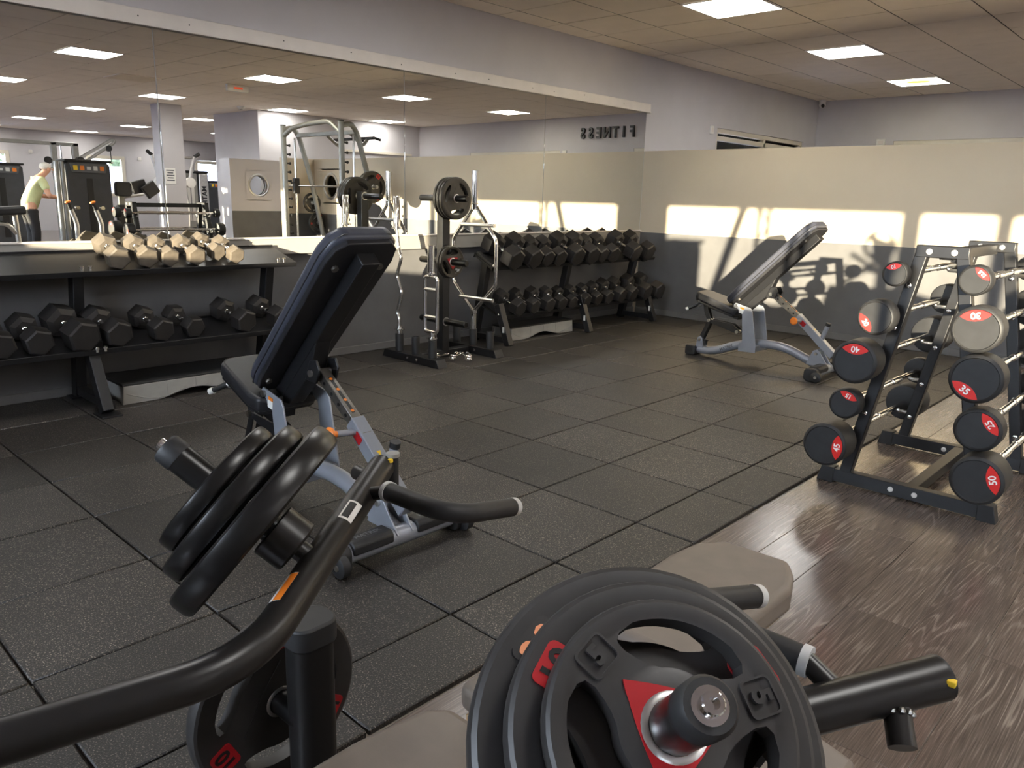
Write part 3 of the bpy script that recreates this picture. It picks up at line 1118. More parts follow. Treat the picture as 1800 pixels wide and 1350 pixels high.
def make_bench(label):
    t = thing('adjustable_bench', label, 'bench', (0, 0, 0.012))
    # main spine tube, front foot to rear bar
    sp = MB().tube([(0.02, 0, .048), (0.19, 0, .05), (0.42, 0, .145), (0.62, 0, .178), (0.80, 0, .172), (1.02, 0, .088), (1.10, 0, .06)], 0.034, 16, 0.09).build('spine_tube', 'silver_paint', t)
    lettering('MATRIX', 0.034, 'dark_print', sp, (0.315, -0.0335, 0.102), (0.91, 0, 0.41), (-0.41, 0, 0.91), 0.0012, 0.0006)
    ft = MB().prism(rounded_poly(.092, .08, .018), (0, -.065, .042), (1, 0, 0), (0, 0, 1), (0, .13, 0)).build('front_foot', 'black_rubber', t, 0.006)
    for s in (-1, 1):
        MB().prism(rounded_poly(.045, .036, .008), (0, s * .0655, .044), (1, 0, 0), (0, 0, 1), (0, s * .002, 0)).build('foot_recess', 'black_print', ft)
    # foot bracket and links
    for s in (-1, 1):
        MB().prism([(.035, .07), (.105, .07), (.09, .15), (.07, .168), (.045, .15)], (0, s * .03 - .004, 0), (1, 0, 0), (0, 0, 1), (0, .008, 0)).build('link_bracket', 'silver_paint', t, 0.002)
    bolt = MB()
    bolt.cyl((.068, -.042, .135), (.068, .042, .135), .011, 12)
    bolt.build('pivot_bolt', 'chrome_soft', t)
    for s in (-1, 1):
        MB().prism([(.05, .14), (.085, .13), (.155, .30), (.115, .40), (.095, .455), (.065, .45), (.09, .36), (.118, .30)], (0, s * .022 - .004, 0), (1, 0, 0), (0, 0, 1), (0, .008, 0)).build('seat_link', 'black_steel', t, 0.002)
        MB().prism([(.115, .318), (.14, .29), (.40, .225), (.42, .25), (.38, .28), (.35, .30)], (0, s * .028 - .004, 0), (1, 0, 0), (0, 0, 1), (0, .008, 0)).build('lower_link', 'black_steel', t, 0.002)
    for (px, pz) in ((.137, .305), (.395, .243)):
        MB().cyl((px, -.044, pz), (px, .044, pz), .013, 12).build('link_pin', 'chrome_soft', t)
    kn = MB().cyl((.125, -.03, .10), (.125, -.03, .135), .014, 12).build('level_knob', 'black_rubber', t)
    MB().lathe((.125, -.03, .133), (.125, -.03, .15), [(0, 0), (0, .022), (.01, .022), (.014, 0)], 14).build('knob_cap', 'black_rubber', kn)
    # seat pad: tapered slab, tilted
    ang = atan2(-.105, .40)
    ex, ez = Vector((cos(ang), 0, sin(ang))), Vector((-sin(ang), 0, cos(ang)))
    o_ = Vector((.045, 0, .545))
    outline = [(-.01, -.075), (.03, -.118), (.32, -.15), (.385, -.14), (.40, -.11), (.40, .11), (.385, .14), (.32, .15), (.03, .118), (-.01, .075)]
    sp2 = MB().prism([(x, y) for x, y in outline], o_ - ez * .066, ex, (0, 1, 0), ez * .062).build('seat_pad', 'vinyl_black', t, 0.016, 4)
    MB().prism([(x * .96 + .008, y * .93) for x, y in outline], o_ - ez * .08, ex, (0, 1, 0), ez * .016).build('seat_board', 'black_steel', sp2, 0.003)
    MB().sq(o_ + ex * .06 - ez * .09, o_ + ex * .39 - ez * .09, .07, .04).build('seat_support', 'black_steel', t, 0.004)
    # seat adjustment handle
    hd = MB().tube([(.085, -.03, .45), (.06, -.075, .435), (-.012, -.115, .395)], .012, 12, .03).build('seat_handle', 'black_rubber', t)
    MB().cyl((-.012, -.115, .395), (-.030, -.125, .386), .015, 14).build('handle_end', 'white_plastic', hd)
    MB().cyl((.072, -.052, .44), (.05, -.082, .424), .015, 14).build('handle_collar', 'chrome_soft', hd)
    # uprights either side
    for s in (-1, 1):
        up = MB().prism([(.385, .468), (.40, .485), (.53, .455), (.545, .43), (.60, .16), (.60, .11), (.455, .105), (.455, .17), (.485, .18), (.462, .40), (.40, .44), (.385, .455)], (0, s * .105 - .004, 0), (1, 0, 0), (0, 0, 1), (0, .008, 0)).build('upright_plate', 'silver_paint', t, 0.002)
        MB().cyl((.412, s * .105 - s * .01, .462), (.412, s * .121, .462), .014, 14).build('pivot_bolt', 'chrome_soft', up)
        MB().prism(rounded_poly(.036, .046, .005), (.455, s * .1095, .43), (1, 0, -.2), (.2, 0, 1), (0, s * .0012, 0)).build('sticker', 'white_print', up)
        MB().prism(rounded_poly(.034, .014, .003), (.46, s * .1108, .447), (1, 0, -.2), (.2, 0, 1), (0, s * .0008, 0)).build('sticker_band', 'orange', up)
    MB().bx(.462, .598, -.1, .1, .115, .165).build('saddle_box', 'silver_paint', t, 0.006)
    # backrest
    a0, a1 = Vector((.345, 0, .462)), Vector((.965, 0, 1.085))
    e1 = (a1 - a0).normalized()
    e2 = Vector((-e1.z, 0, e1.x))
    L = (a1 - a0).length + .02
    out = [(0, -.085), (.03, -.125), (.1, -.14), (L - .1, -.15), (L - .035, -.135), (L, -.095), (L, .095), (L - .035, .135), (L - .1, .15), (.1, .14), (.03, .125), (0, .085)]
    bp = MB().prism(out, a0, e1, (0, 1, 0), e2 * .062).build('backrest_pad', 'vinyl_navy', t, 0.02, 4)
    MB().prism([(x * .975 + .012, y * .95) for x, y in out], a0 - e2 * .017, e1, (0, 1, 0), e2 * .022).build('back_board', 'vinyl_black', bp, 0.004)
    seam = MB()
    ring_pts = [a0 + e1 * (x * .992 + .004) + Vector((0, y * 1.004, 0)) + e2 * .02 for x, y in out]
    seam.tube(ring_pts + [ring_pts[0]], .003, 6)
    seam.build('piping', 'vinyl_black', bp)
    MB().sq(a0 + e1 * .02 - e2 * .045, a0 + e1 * (L - .06) - e2 * .04, .075, .055, e2).build('spine_channel', 'black_steel', t, 0.004)
    MB().prism([(-.03, -.04), (.05, -.12), (.27, -.13), (.42, -.06), (.42, -.02), (-.03, -.02)], a0 + Vector((0, -.035, 0)), e1, e2, (0, .07, 0)).build('pivot_cheek', 'black_steel', t, 0.004)
    for d in (.09, L - .13):
        for s in (-1, 1):
            c = a0 + e1 * d + Vector((0, s * .095, 0)) - e2 * .017
            MB().cyl(c, c - e2 * .01, .013, 10).build('pad_bolt', 'steel_dull', t)
    # telescopic strut
    s0, s1, s2 = Vector((.655, 0, .575)), Vector((.865, 0, .425)), Vector((1.17, 0, .16))
    st = MB().sq(s0, s1 + (s1 - s0).normalized() * .08, .042, .042).build('inner_strut', 'steel_dull', t, 0.003)
    dn = (s1 - s0).normalized()
    nn = Vector((-dn.z, 0, dn.x))
    for k in range(4):
        c = s0 + dn * (.06 + .055 * k)
        MB().cyl(c + Vector((0, -.0215, 0)), c + Vector((0, -.0235, 0)), .007, 10).build('index_hole', 'black_print', st)
        MB().cyl(c + nn * .021, c + nn * .0225, .007, 10).build('index_dot', 'orange', st)
    MB().prism([(.05, -.006), (.235, -.006), (.235, .006), (.05, .006)], s0 + nn * .0212, dn, (0, 1, 0), nn * .0008).build('slot', 'black_print', st)
    MB().sq(s1, s2, .056, .056).build('outer_strut', 'silver_paint', t, 0.004)
    c = s1 + (s2 - s1).normalized() * .05 + Vector((-.02 * 0, 0, 0))
    kb = MB().cyl(c, c + Vector((-.01, -.10, .008)), .012, 14).build('pin_barrel', 'silver_paint', t)
    MB().lathe(c + Vector((-.01, -.095, .008)), c + Vector((-.013, -.16, .012)), [(0, 0), (0, .011), (.022, .013), (.026, .027), (.036, .029), (.042, .022), (.043, 0)], 18).build('pull_knob', 'orange', kb)
    lab = s1 + (s2 - s1).normalized() * .075
    d2 = (s2 - s1).normalized()
    n2 = Vector((-d2.z, 0, d2.x))
    MB().prism(rounded_poly(.044, .034, .004), lab + Vector((0, -.0285, 0)), d2, n2, (0, -.001, 0)).build('weight_sticker', 'red_dark', t)
    MB().prism([(-.011, -.009), (.011, 0), (-.011, .009)], s1 + d2 * .17 + n2 * .0283, d2, (0, 1, 0), n2 * .001).build('warning_triangle', 'yellow', t)
    for s in (-1, 1):
        MB().prism([(-.045, -.03), (.03, -.035), (.055, .02), (.035, .055), (-.01, .05)], s0 + Vector((0, s * .042 - .005, 0)), (1, 0, 0), (0, 0, 1), (0, .01, 0)).build('strut_lug', 'black_steel', t, 0.003)
    MB().cyl(s0 + Vector((0, -.055, 0)), s0 + Vector((0, .055, 0)), .014, 14).build('strut_pin', 'chrome_soft', t)
    pg = MB().cyl((1.065, 0, .27), (1.10, 0, .385), .017, 14).build('carry_post', 'silver_paint', t)
    MB().cyl((1.098, 0, .378), (1.104, 0, .40), .0195, 16).build('post_cap', 'black_rubber', pg)
    for s in (-1, 1):
        MB().prism([(.98, .075), (1.16, .07), (1.12, .12), (1.075, .185), (1.05, .198), (1.025, .185)], (0, s * .034 - .004, 0), (1, 0, 0), (0, 0, 1), (0, .008, 0)).build('gusset', 'silver_paint', t, 0.002)
        MB().cyl((1.05, s * .028, .165), (1.05, s * .048, .165), .012, 12).build('gusset_bolt', 'chrome_soft', t)
    # rear cross bar
    MB().tube([(1.12, -.27, .055), (1.12, .27, .055)], .038, 18).build('rear_bar', 'silver_paint', t)
    for s in (-1, 1):
        tp = MB().prism([(-.044, 0), (-.044, .032), (-.028, .046), (.028, .046), (.044, .032), (.044, 0)], (1.12, s * .055, .055), (1, 0, 0), (0, 0, 1), (0, s * .17, 0)).build('tread_cover', 'black_rubber', t, 0.006)
        lettering('MATRIX', .03, 'dark_print', tp, (1.12, s * .14, .1005), (0, 1, 0), (-1, 0, 0), 0.001, 0.0004)
        MB().prism(rounded_poly(.1, .094, .03), (1.12, s * .235, .049), (1, 0, 0), (0, 0, 1), (0, s * .05, 0)).build('end_foot', 'black_rubber', t, 0.008)
        wh = MB().lathe((1.165, s * .262, .04), (1.165, s * .298, .04), [(0, 0), (0, .03), (.004, .038), (.032, .038), (.036, .03), (.036, 0)], 20).build('wheel', 'black_rubber', t)
        MB().cyl((1.165, s * .298, .04), (1.165, s * .302, .04), .011, 12).build('axle_bolt', 'chrome_soft', wh)
    return t


bench_a = make_bench('adjustable incline bench with navy backrest in the middle of the black rubber floor')
bench_a.location = (1.935, 1.63, 0.012)
bench_b = copy_tree(bench_a)
bench_b['label'] = 'adjustable incline bench in sunlight beside the half-height partition'
bench_b.location = (1.83, 5.78, 0.012)
bench_a['group'] = bench_b['group'] = 'adjustable incline benches'

# ================================================================== plate-loaded machine in the foreground
MO = Vector((4.40, 0.0, 0.012))
MR = 0.03
mach = thing('plate_loaded_machine', 'black plate-loaded lever machine with taupe pads nearest the viewer', 'gym machine', MO, MR)
MW = Matrix.Translation(MO) @ Matrix.Rotation(MR, 4, 'Z')
MZ = -0.012


def mv(s, p):
    return Vector((s * p[0], p[1], p[2] + MZ))


A_END, A_BACK, A_PIV = (-.546, .987, .684), (-.285, .186, .60), (-.40, -.30, .585)
# the two levers rest at slightly different angles
A_BEND = (-.196, .466, .612)
BENDS = {1: A_BEND, -1: (-.163, .486, .585)}
HORNS = {1: ((-.341, .679, .64), (-.529, .52, .841)), -1: ((-.291, .653, .617), (-.461, .514, .851))}
for s, side in ((1, 'left'), (-1, 'right')):
    A_BEND = BENDS[s]
    HORN_R, HORN_E = HORNS[s]
    ax_l = Vector(HORN_E) - Vector(HORN_R)
    HL = ax_l.length
    ax_l.normalize()
    arm = MB().tube([mv(s, A_END), mv(s, A_BEND), mv(s, A_BACK), mv(s, A_PIV)], .0285, 24, .10, 10).build('lever_arm', 'black_satin', mach)
    d = (mv(s, A_END) - mv(s, A_BEND)).normalized()
    MB().cyl(mv(s, A_END), mv(s, A_END) + d * .004, .0275, 24).build('arm_cap', 'black_rubber', arm)
    rd = Vector((.6, -.55, .35)) if s == -1 else Vector((.7, -.2, .35))
    rd = (rd - d * rd.dot(d)).normalized()
    MB().box(mv(s, A_END) - d * .004 + rd * .0282, (.010, .010, .008)).build('yellow_tick', 'yellow', arm, .001)
    # loading horn with hub collar and end bolt
    a = mv(s, HORN_R)
    dd = Vector((s * ax_l.x, ax_l.y, ax_l.z))
    horn = MB().lathe(a, a + dd, [(0, 0), (0, .018), (.055, .018), (.055, .0252), (HL - .006, .0252), (HL, .019), (HL, 0)], 28).build('plate_horn', 'black_gloss', mach)
    MB().lathe(a + dd * .042, a + dd, [(0, .018), (0, .043), (.004, .047), (.052, .047), (.054, .043), (.054, .02)], 28).build('horn_collar', 'black_satin', horn)
    MB().lathe(a + dd * (HL - .03), a + dd * HL, [(0, .0236), (0, .0264), (.026, .0264), (.031, .023), (.031, .0155)], 28).build('horn_cap', 'black_rubber', horn)
    bo = MB().lathe(a + dd * (HL - .002), a + dd * (HL + .02), [(0, 0), (0, .0165), (.0035, .0165), (.004, .0105), (.012, .0105), (.0132, .009), (.0132, .0052), (.006, .005), (.006, 0)], 24).build('horn_bolt', 'chrome', horn)
    # handle grip
    r0 = mv(s, tuple(A_END[k] + (A_BEND[k] - A_END[k]) * .20 for k in range(3)))
    c0, c1, c2 = mv(s, (-.413, .896, .69)), mv(s, (-.222, .884, .70)), mv(s, (-.26, 1.092, .645))
    MB().tube([r0, c0], .014, 16).build('handle_stub', 'black_satin', mach)
    hd = MB().tube([c0, c1, c2], .0185, 20, .085, 10).build('handle_grip', 'black_rubber', mach)
    v0 = (c1 - c0).normalized()
    v1 = (c2 - c1).normalized()
    MB().lathe(c0 - v0 * .004, c0 + v0, [(0, .012), (0, .0205), (.011, .0205), (.011, .012)], 24).build('grip_ring', 'grey_cap', hd)
    MB().lathe(c2 - v1 * .008, c2 + v1, [(0, .0192), (.016, .0192), (.021, .016), (.022, 0)], 24).build('grip_cap', 'grey_cap', hd)
    # stop stub under the arm end
    e = mv(s, tuple(A_END[k] + (A_BEND[k] - A_END[k]) * .10 for k in range(3)))
    if s == 1:
        sd_ = Vector((-.75, .1, .0)).normalized()
        MB().cyl(e, e + sd_ * .062, .0165, 18).build('stop_stub', 'black_satin', mach)
        e2_ = mv(s, A_END) + Vector((.012, .022, -.004))
        k2 = MB().cyl(e2_ + Vector((0, 0, -.04)), e2_ + Vector((0.0, 0.0, .028)), .0125, 18).build('stop_bumper', 'black_rubber', mach)
        MB().lathe(e2_ + Vector((0, 0, .026)), e2_ + Vector((0, 0, .04)), [(0, 0), (0, .015), (.008, .015), (.009, .0125), (.009, 0)], 20).build('bumper_cap', 'grey_plastic', k2)
    else:
        sd_ = Vector((.35, -.55, -.55)).normalized()
        MB().cyl(e, e + sd_ * .068, .0165, 18).build('stop_stub', 'black_satin', mach)
        w_ = MB()
        for k in range(10):
            th = 2 * pi * k / 10
            q = sd_.orthogonal().normalized()
            w = sd_.cross(q)
            w_.sphere(e + sd_ * .029 + (q * cos(th) + w * sin(th)) * .0168, .0045, 8)
        o = w_.build('weld_bead', 'steel_dull', mach)
        o['kind'] = 'stuff'
    # storage / stop post beside the bench
    pc = (-.466, .739)
    po = MB().prism(rounded_poly(.072, .085, .025, 6), mv(s, (pc[0], pc[1], .02)), (1, 0, 0), (0, 1, 0), (0, 0, .395)).build('stop_post', 'post_black', mach)
    MB().prism(rounded_poly(.084, .098, .03, 6), mv(s, (pc[0], pc[1], .412)), (1, 0, 0), (0, 1, 0), (0, 0, .048)).build('post_cap', 'black_rubber', po, 0.005)
    MB().cyl(mv(s, (pc[0], pc[1] - .02, .245)), mv(s, (pc[0] - .19, pc[1] - .02, .25)), .0235, 20).build('storage_horn', 'black_gloss', mach)
    MB().bx(min(s * pc[0] - .055, s * pc[0] + .055), max(s * pc[0] - .055, s * pc[0] + .055), pc[1] - .16, pc[1] + .16, MZ, MZ + .03).build('floor_foot', 'black_steel', mach, 0.004)
MB().bx(-.46, .46, .71, .77, MZ + .03, MZ + .09).build('cross_beam', 'black_steel', mach, 0.004)
MB().bx(-.045, .045, -.42, 1.62, MZ + .03, MZ + .12).build('base_beam', 'black_steel', mach, 0.005)
for v_ in (-.36, 1.55):
    MB().bx(-.3, .3, v_ - .04, v_ + .04, MZ, MZ + .05).build('floor_foot', 'black_steel', mach, 0.005)
MB().bx(-.04, .04, -.40, -.32, MZ + .1, MZ + .62).build('pivot_column', 'black_steel', mach, 0.005)
MB().cyl(mv(1, (-.44, -.32, .585)), mv(1, (.44, -.32, .585)), .032, 24).build('pivot_axle', 'black_satin', mach)
for vs0, vs1 in ((.30, .36), (.93, .99), (1.33, 1.39)):
    MB().bx(-.03, .03, vs0, vs1, MZ + .11, MZ + .385).build('pad_support', 'black_steel', mach, 0.003)


def machine_pad(outline, z0, z1, off=0.0):
    p = MB().prism(outline, (off, 0, MZ + z0), (1, 0, 0), (0, 1, 0), (0, 0, z1 - z0)).build('pad', 'vinyl_taupe', mach, 0.018, 4)
    cx_ = sum(q[0] for q in outline) / len(outline)
    cy_ = sum(q[1] for q in outline) / len(outline)
    MB().prism([(cx_ + (q[0] - cx_) * .86, cy_ + (q[1] - cy_) * .98) for q in outline], (off, 0, MZ + z0 - .016), (1, 0, 0), (0, 1, 0), (0, 0, .015)).build('pad_board', 'plywood', p)
    return p


machine_pad([(-.125, 1.13), (.130, 1.13), (.145, 1.54), (.122, 1.61), (.09, 1.665), (-.075, 1.665), (-.122, 1.60), (-.135, 1.50)], .385, .452, .015)
machine_pad([(-.135, .815), (.135, .815), (.135, 1.09), (-.135, 1.09)], .385, .44)
machine_pad([(-.155, .16), (.155, .16), (.15, .60), (.13, .73), (.10, .765), (-.10, .765), (-.13, .73), (-.15, .60)], .385, .44)
MB().sq((.03, 1.06, MZ + .2), (.40, 1.06, MZ + .36), .05, .05).build('roller_arm', 'black_steel', mach, .004)
MB().box((.385, 1.02, MZ + .41), (.10, .17, .07), Matrix.Rotation(.25, 3, 'Y')).build('pad', 'vinyl_taupe', mach, 0.012, 3)
A_BEND = BENDS[1]
# stickers on the left arm (printed labels)
adir = (Vector(A_END) - Vector(A_BEND)).normalized()
cam_l = MW.inverted() @ cam.matrix_world.translation


def arm_sticker(t_, w, h, face, material, twist=0.0, lift=0.0):
    """curved label hugging the left lever arm; twist turns it around the tube"""
    c = mv(1, tuple(A_END[k] + (A_BEND[k] - A_END[k]) * t_ for k in range(3)))
    v = (cam_l - c)
    v = (v - adir * v.dot(adir)).normalized()
    w2 = adir.cross(v)
    mb = MB()
    n = 8
    R_ = .0287 + lift
    pts, fs = [], []
    for k in range(n + 1):
        a = twist + (k / n - .5) * h / R_
        rd = v * cos(a) + w2 * sin(a)
        pts += [c + adir * (-w / 2) + rd * R_, c + adir * (w / 2) + rd * R_]
    for k in range(n):
        fs.append((2 * k, 2 * k + 1, 2 * k + 3, 2 * k + 2))
    mb.add(pts, fs)
    return mb.build(face, material, mach)


arm_sticker(.37, .066, .028, 'maker_label', 'white_print', -.1)
arm_sticker(.37, .054, .014, 'label_print', 'black_print', -.22, .0002)
arm_sticker(.765, .075, .022, 'warning_label', 'white_print', -1.0)
arm_sticker(.765, .073, .014, 'warning_band', 'orange', -.86, .0002)

# plates on the two horns and in storage
for s, side in ((1, 'left'), (-1, 'right')):
    a = mv(s, HORNS[s][0])
    dd = (mv(s, HORNS[s][1]) - a).normalized()
    pos = .104
    for R, T, num, spec in ((.186, .046, '20', ('plate_black', 'plate_black', 'orange_pale', 'plate_black')),
                            (.154, .036, '10', ('plate_black', 'plate_black', 'black_print', 'red_dark')),
                            (.123, .030, '5', ('plate_black', 'red_dark', None, None))):
        mm_ = MW @ frame_to(a + dd * (pos + T / 2), dd)
        words = {'20': 'largest', '10': 'middle', '5': 'smallest outermost'}[num]
        lab = ('%s black weight plate marked %s on the right horn of the lever machine' % (words, num)) if s == -1 else '%s glossy black weight plate on the left horn of the lever machine' % words
        roll = {'20': 2.35, '10': .09, '5': .31}[num] if s == -1 else {'20': .3, '10': .9, '5': .1}[num]
        matn = spec[0] if s == -1 else 'black_gloss'
        weight_plate(lab, mm_, R, T, num if s == -1 else None, matn, spec[1] if s == -1 else 'black_gloss', spec[2], spec[3], 'plates on the lever machine', roll)
        pos += T + .004
mm_ = MW @ frame_to(mv(1, (-.565, .719, .248)), (1, -.0, 0))
weight_plate('black weight plate with red 10 panel stored low behind the machine post', mm_, .185, .036, '10', 'plate_black', 'plate_black', 'black_print', 'red_dark', 'plates on the lever machine', -1.0)

# ================================================================== rack of fixed barbells
BR = thing('barbell_rack', 'black steel A-frame rack holding fixed barbells at the right', 'barbell rack', (4.18, 3.96, 0))


def bl(p):
    return (p[0] - 4.18, p[1] - 3.96, p[2])


for yf in (3.565, 4.395):
    near = yf < 4
    for x0, x1, zz in ((3.927, 4.116, 1), (4.453, 4.276, -1)):
        lg = MB().sq(bl((x0, yf, .06)), bl((x1 + (.004 if zz == 1 else -.004), yf, 1.085)), .05, .048, (0, 1, 0)).build('leg', 'black_steel', BR, 0.004)
        for zc in (.99, .805, .61, .41, .225):
            xx = x0 + (x1 - x0) * (zc - .06 - .05) / 1.03
            sgn = 1 if yf > 4 else -1
            MB().lathe(bl((xx, yf - .026, zc - .05)), bl((xx, yf - .034, zc - .05)), [(0, .011), (.004, .011), (.007, .006), (.007, 0)], 10).build('bolt', 'chrome', lg)
            ox = -1 if zz == 1 else 1
            xb = xx + ox * .024
            hk = MB().tube([bl((xb - ox * .02, yf, zc - .034)), bl((xb + ox * .045, yf, zc - .034)), bl((xb + ox * .058, yf, zc - .005))], .009, 8, .01).build('hook', 'chrome_soft', lg)
    tb = MB().bx(bl((4.095, 0, 0))[0], bl((4.297, 0, 0))[0], yf - 3.96 - .025, yf - 3.96 + .025, 1.06, 1.11).build('top_bar', 'black_steel', BR, 0.004)
    for xx in (4.148, 4.242):
        MB().lathe(bl((xx, yf - .025, 1.085)), bl((xx, yf - .033, 1.085)), [(0, .012), (.003, .012), (.007, .007), (.007, 0)], 14).build('bolt', 'white_plastic', tb)
    bs = MB().bx(bl((3.86, 0, 0))[0], bl((4.52, 0, 0))[0], yf - 3.96 - .025, yf - 3.96 + .025, .008, .068).build('base_bar', 'black_steel', BR, 0.003)
    for xx in (4.133, 4.232):
        MB().lathe(bl((xx, yf - .025, .038)), bl((xx, yf - .033, .038)), [(0, .012), (.003, .012), (.007, .007), (.007, 0)], 14).build('bolt', 'white_plastic', bs)
    for xx, sg in ((3.805, 1), (4.55, -1)):
        MB().prism([(0, 0), (.075, 0), (.075, .074), (.018, .074)], bl((xx, yf - .03, 0)), (sg, 0, 0), (0, 0, 1), (0, .06, 0)).build('rubber_foot', 'black_rubber', bs, 0.003)
MB().bx(bl((4.182, 0, 0))[0], bl((4.232, 0, 0))[0], -.37, .41, .018, .066).build('base_brace', 'black_steel', BR, 0.003)
MB().bx(bl((4.175, 0, 0))[0], bl((4.225, 0, 0))[0], -.37, .41, 1.052, 1.098).build('top_brace', 'black_steel', BR, 0.003)

_FB = {}


def barbell_mesh(R, T, L):
    k = (R, T)
    if k not in _FB:
        _FB[k] = MB().lathe((0, 0, 0), (0, 1, 0), [(0.004, 0), (.004, R * .84), (.0015, R * .86), (0, R * .88), (.002, R * .94), (.009, R), (T - .009, R), (T - .002, R * .95), (T, R * .86), (T, 0)], 40).mesh('weight_head', M('black_rubber'))
    return _FB[k]


GRIP = None
for num, x, z, R, T, phi, side, tier in (('10', 4.055, .99, .052, .06, 105, 'left', 'top'), ('20', 4.01, .805, .076, .085, 215, 'left', 'second'), ('40', 3.96, .61, .094, .125, 90, 'left', 'third'),
                                         ('15', 3.925, .41, .068, .075, 68, 'left', 'fourth'), ('45', 3.884, .225, .096, .14, 0, 'left', 'bottom'),
                                         ('12.5', 4.352, .99, .060, .068, 50, 'right', 'top'), ('30', 4.392, .805, .092, .10, 100, 'right', 'second'), ('35', 4.42, .615, .097, .115, 238, 'right', 'third'),
                                         ('25', 4.452, .41, .087, .095, 40, 'right', 'fourth'), ('50', 4.488, .222, .098, .15, 18, 'right', 'bottom')):
    yi = 3.50
    t = thing('fixed_barbell', 'black fixed barbell marked %s with red label, %s tier, %s side of rack' % (num, tier, side), 'barbell', (x, 3.98, z), 0, 'fixed barbells on the rack')
    hm = barbell_mesh(R, T, 1)
    h0 = link('weight_head', hm, t)
    h0.location = (0, yi - T - 3.98, 0)
    h1 = link('weight_head', hm, t)
    h1.location = (0, 3.98 - yi + T, 0)
    h1.rotation_euler = (0, 0, pi)
    Lh = 3.98 - yi
    if GRIP is None:
        GRIP = MB().lathe((0, -Lh - .01, 0), (0, Lh + .01, 0), [(0, 0), (0, .0135), (.30, .0135), (.302, .0165), (.42, .0165), (.422, .0135), (Lh * 2 + .02 - .422, .0135), (Lh * 2 + .02 - .42, .0165), (Lh * 2 + .02 - .302, .0165), (Lh * 2 + .02 - .30, .0135), (Lh * 2 + .02, .0135), (Lh * 2 + .02, 0)], 18).mesh('bar', M('chrome'))
    link('bar', GRIP, t)
    # red lens-shaped label near the rim, figures with their foot outwards
    a = radians(phi)
    out, tan = Vector((cos(a), 0, sin(a))), Vector((sin(a), 0, -cos(a)))
    rr = R * .84
    half = rr * .70
    pts = []
    n = 10
    for k in range(n + 1):
        u = -half + 2 * half * k / n
        pts.append((u, sqrt(rr * rr - u * u)))
    yl = sqrt(rr * rr - half * half)
    for k in range(1, n):
        u = half - 2 * half * k / n
        pts.append((u, yl - (sqrt(rr * rr - u * u) - yl)))
    yface = yi - T - 3.98 + .004
    lb = MB().prism(pts, (0, yface, 0), tan, out, (0, -.001, 0)).build('number_label', 'red_label', t)
    lettering(num, rr * (.46 if len(num) < 4 else .36), 'white_print', lb, out * yl + Vector((0, yface - .0014, 0)), -tan, -out, .0004, .0008)

# ================================================================== bar and plate stand by the mirror wall
SX, SY = 0.565, 4.07
PS = thing('plate_stand', 'black plate and bar stand with upright tubes beside the mirror wall', 'plate stand', (SX, SY, 0.012))
for yf in (3.765, 4.375):
    y0 = yf - SY
    MB().prism([(-.33, 0), (.345, 0), (.315, .062), (-.30, .062)], (0, y0 - .045, 0), (1, 0, 0), (0, 0, 1), (0, .09, 0)).build('foot_beam', 'black_steel', PS, 0.004)
    for xx in (.40, .595, .79):
        sl = MB().lathe((xx - SX, y0, .06), (xx - SX, y0, .20), [(0, 0), (0, .032), (.132, .032), (.138, .030), (.138, .0255), (.10, .0255)], 20).build('bar_tube', 'black_rubber', PS)
    for xx in (.55, .66):
        MB().lathe((xx - SX, y0 - .045, .034), (xx - SX, y0 - .054, .034), [(0, .011), (.005, .011), (.008, .006), (.008, 0)], 10).build('bolt', 'chrome', PS)
MB().bx(-.035, .035, 3.79 - SY, 4.35 - SY, .005, .058).build('cross_beam', 'black_steel', PS, 0.004)
MB().bx(-.036, .036, -.036, .036, .05, 1.27).build('post', 'black_steel', PS, 0.004)
for zz in (1.23, .755, .285):
    for s in (-1, 1):
        h = MB().lathe((s * .035, 0, zz), (s * .265, 0, zz), [(0, 0), (0, .025), (.222, .025), (.23, .02), (.23, 0)], 20).build('plate_horn', 'black_gloss', PS)
        MB().lathe((s * .034, 0, zz), (s * .05, 0, zz), [(0, .026), (0, .034), (.006, .034), (.006, .026)], 20).build('horn_flange', 'chrome_soft', h)
pw = Matrix.Translation((SX, SY, 0.012))
for k, (x0, R, T, num, hub, zz, txt) in enumerate(((.050, .158, .030, '10', 'plate_olive', 1.23, 'innermost'), (.084, .158, .030, '10', 'plate_olive', 1.23, 'middle'), (.118, .158, .030, '10', 'plate_olive', 1.23, 'outermost'))):
    weight_plate('%s of three dark grip plates on the top peg of the stand' % txt, pw @ frame_to((x0 + T / 2, 0, zz), (1, 0, 0)), R, T, None, 'plate_olive', 'plate_olive', group='plates on the stand', rot=.5 + .2 * k)
for k, (x0, R, T, hub, txt) in enumerate(((.048, .125, .028, 'plate_olive', 'inner'), (.08, .122, .028, 'red_dark', 'outer red centred'))):
    weight_plate('%s small grip plate on the middle peg of the stand' % txt, pw @ frame_to((x0 + T / 2, 0, .755), (1, 0, 0)), R, T, None, 'plate_olive', hub, group='plates on the stand', rot=-.35 + .3 * k)

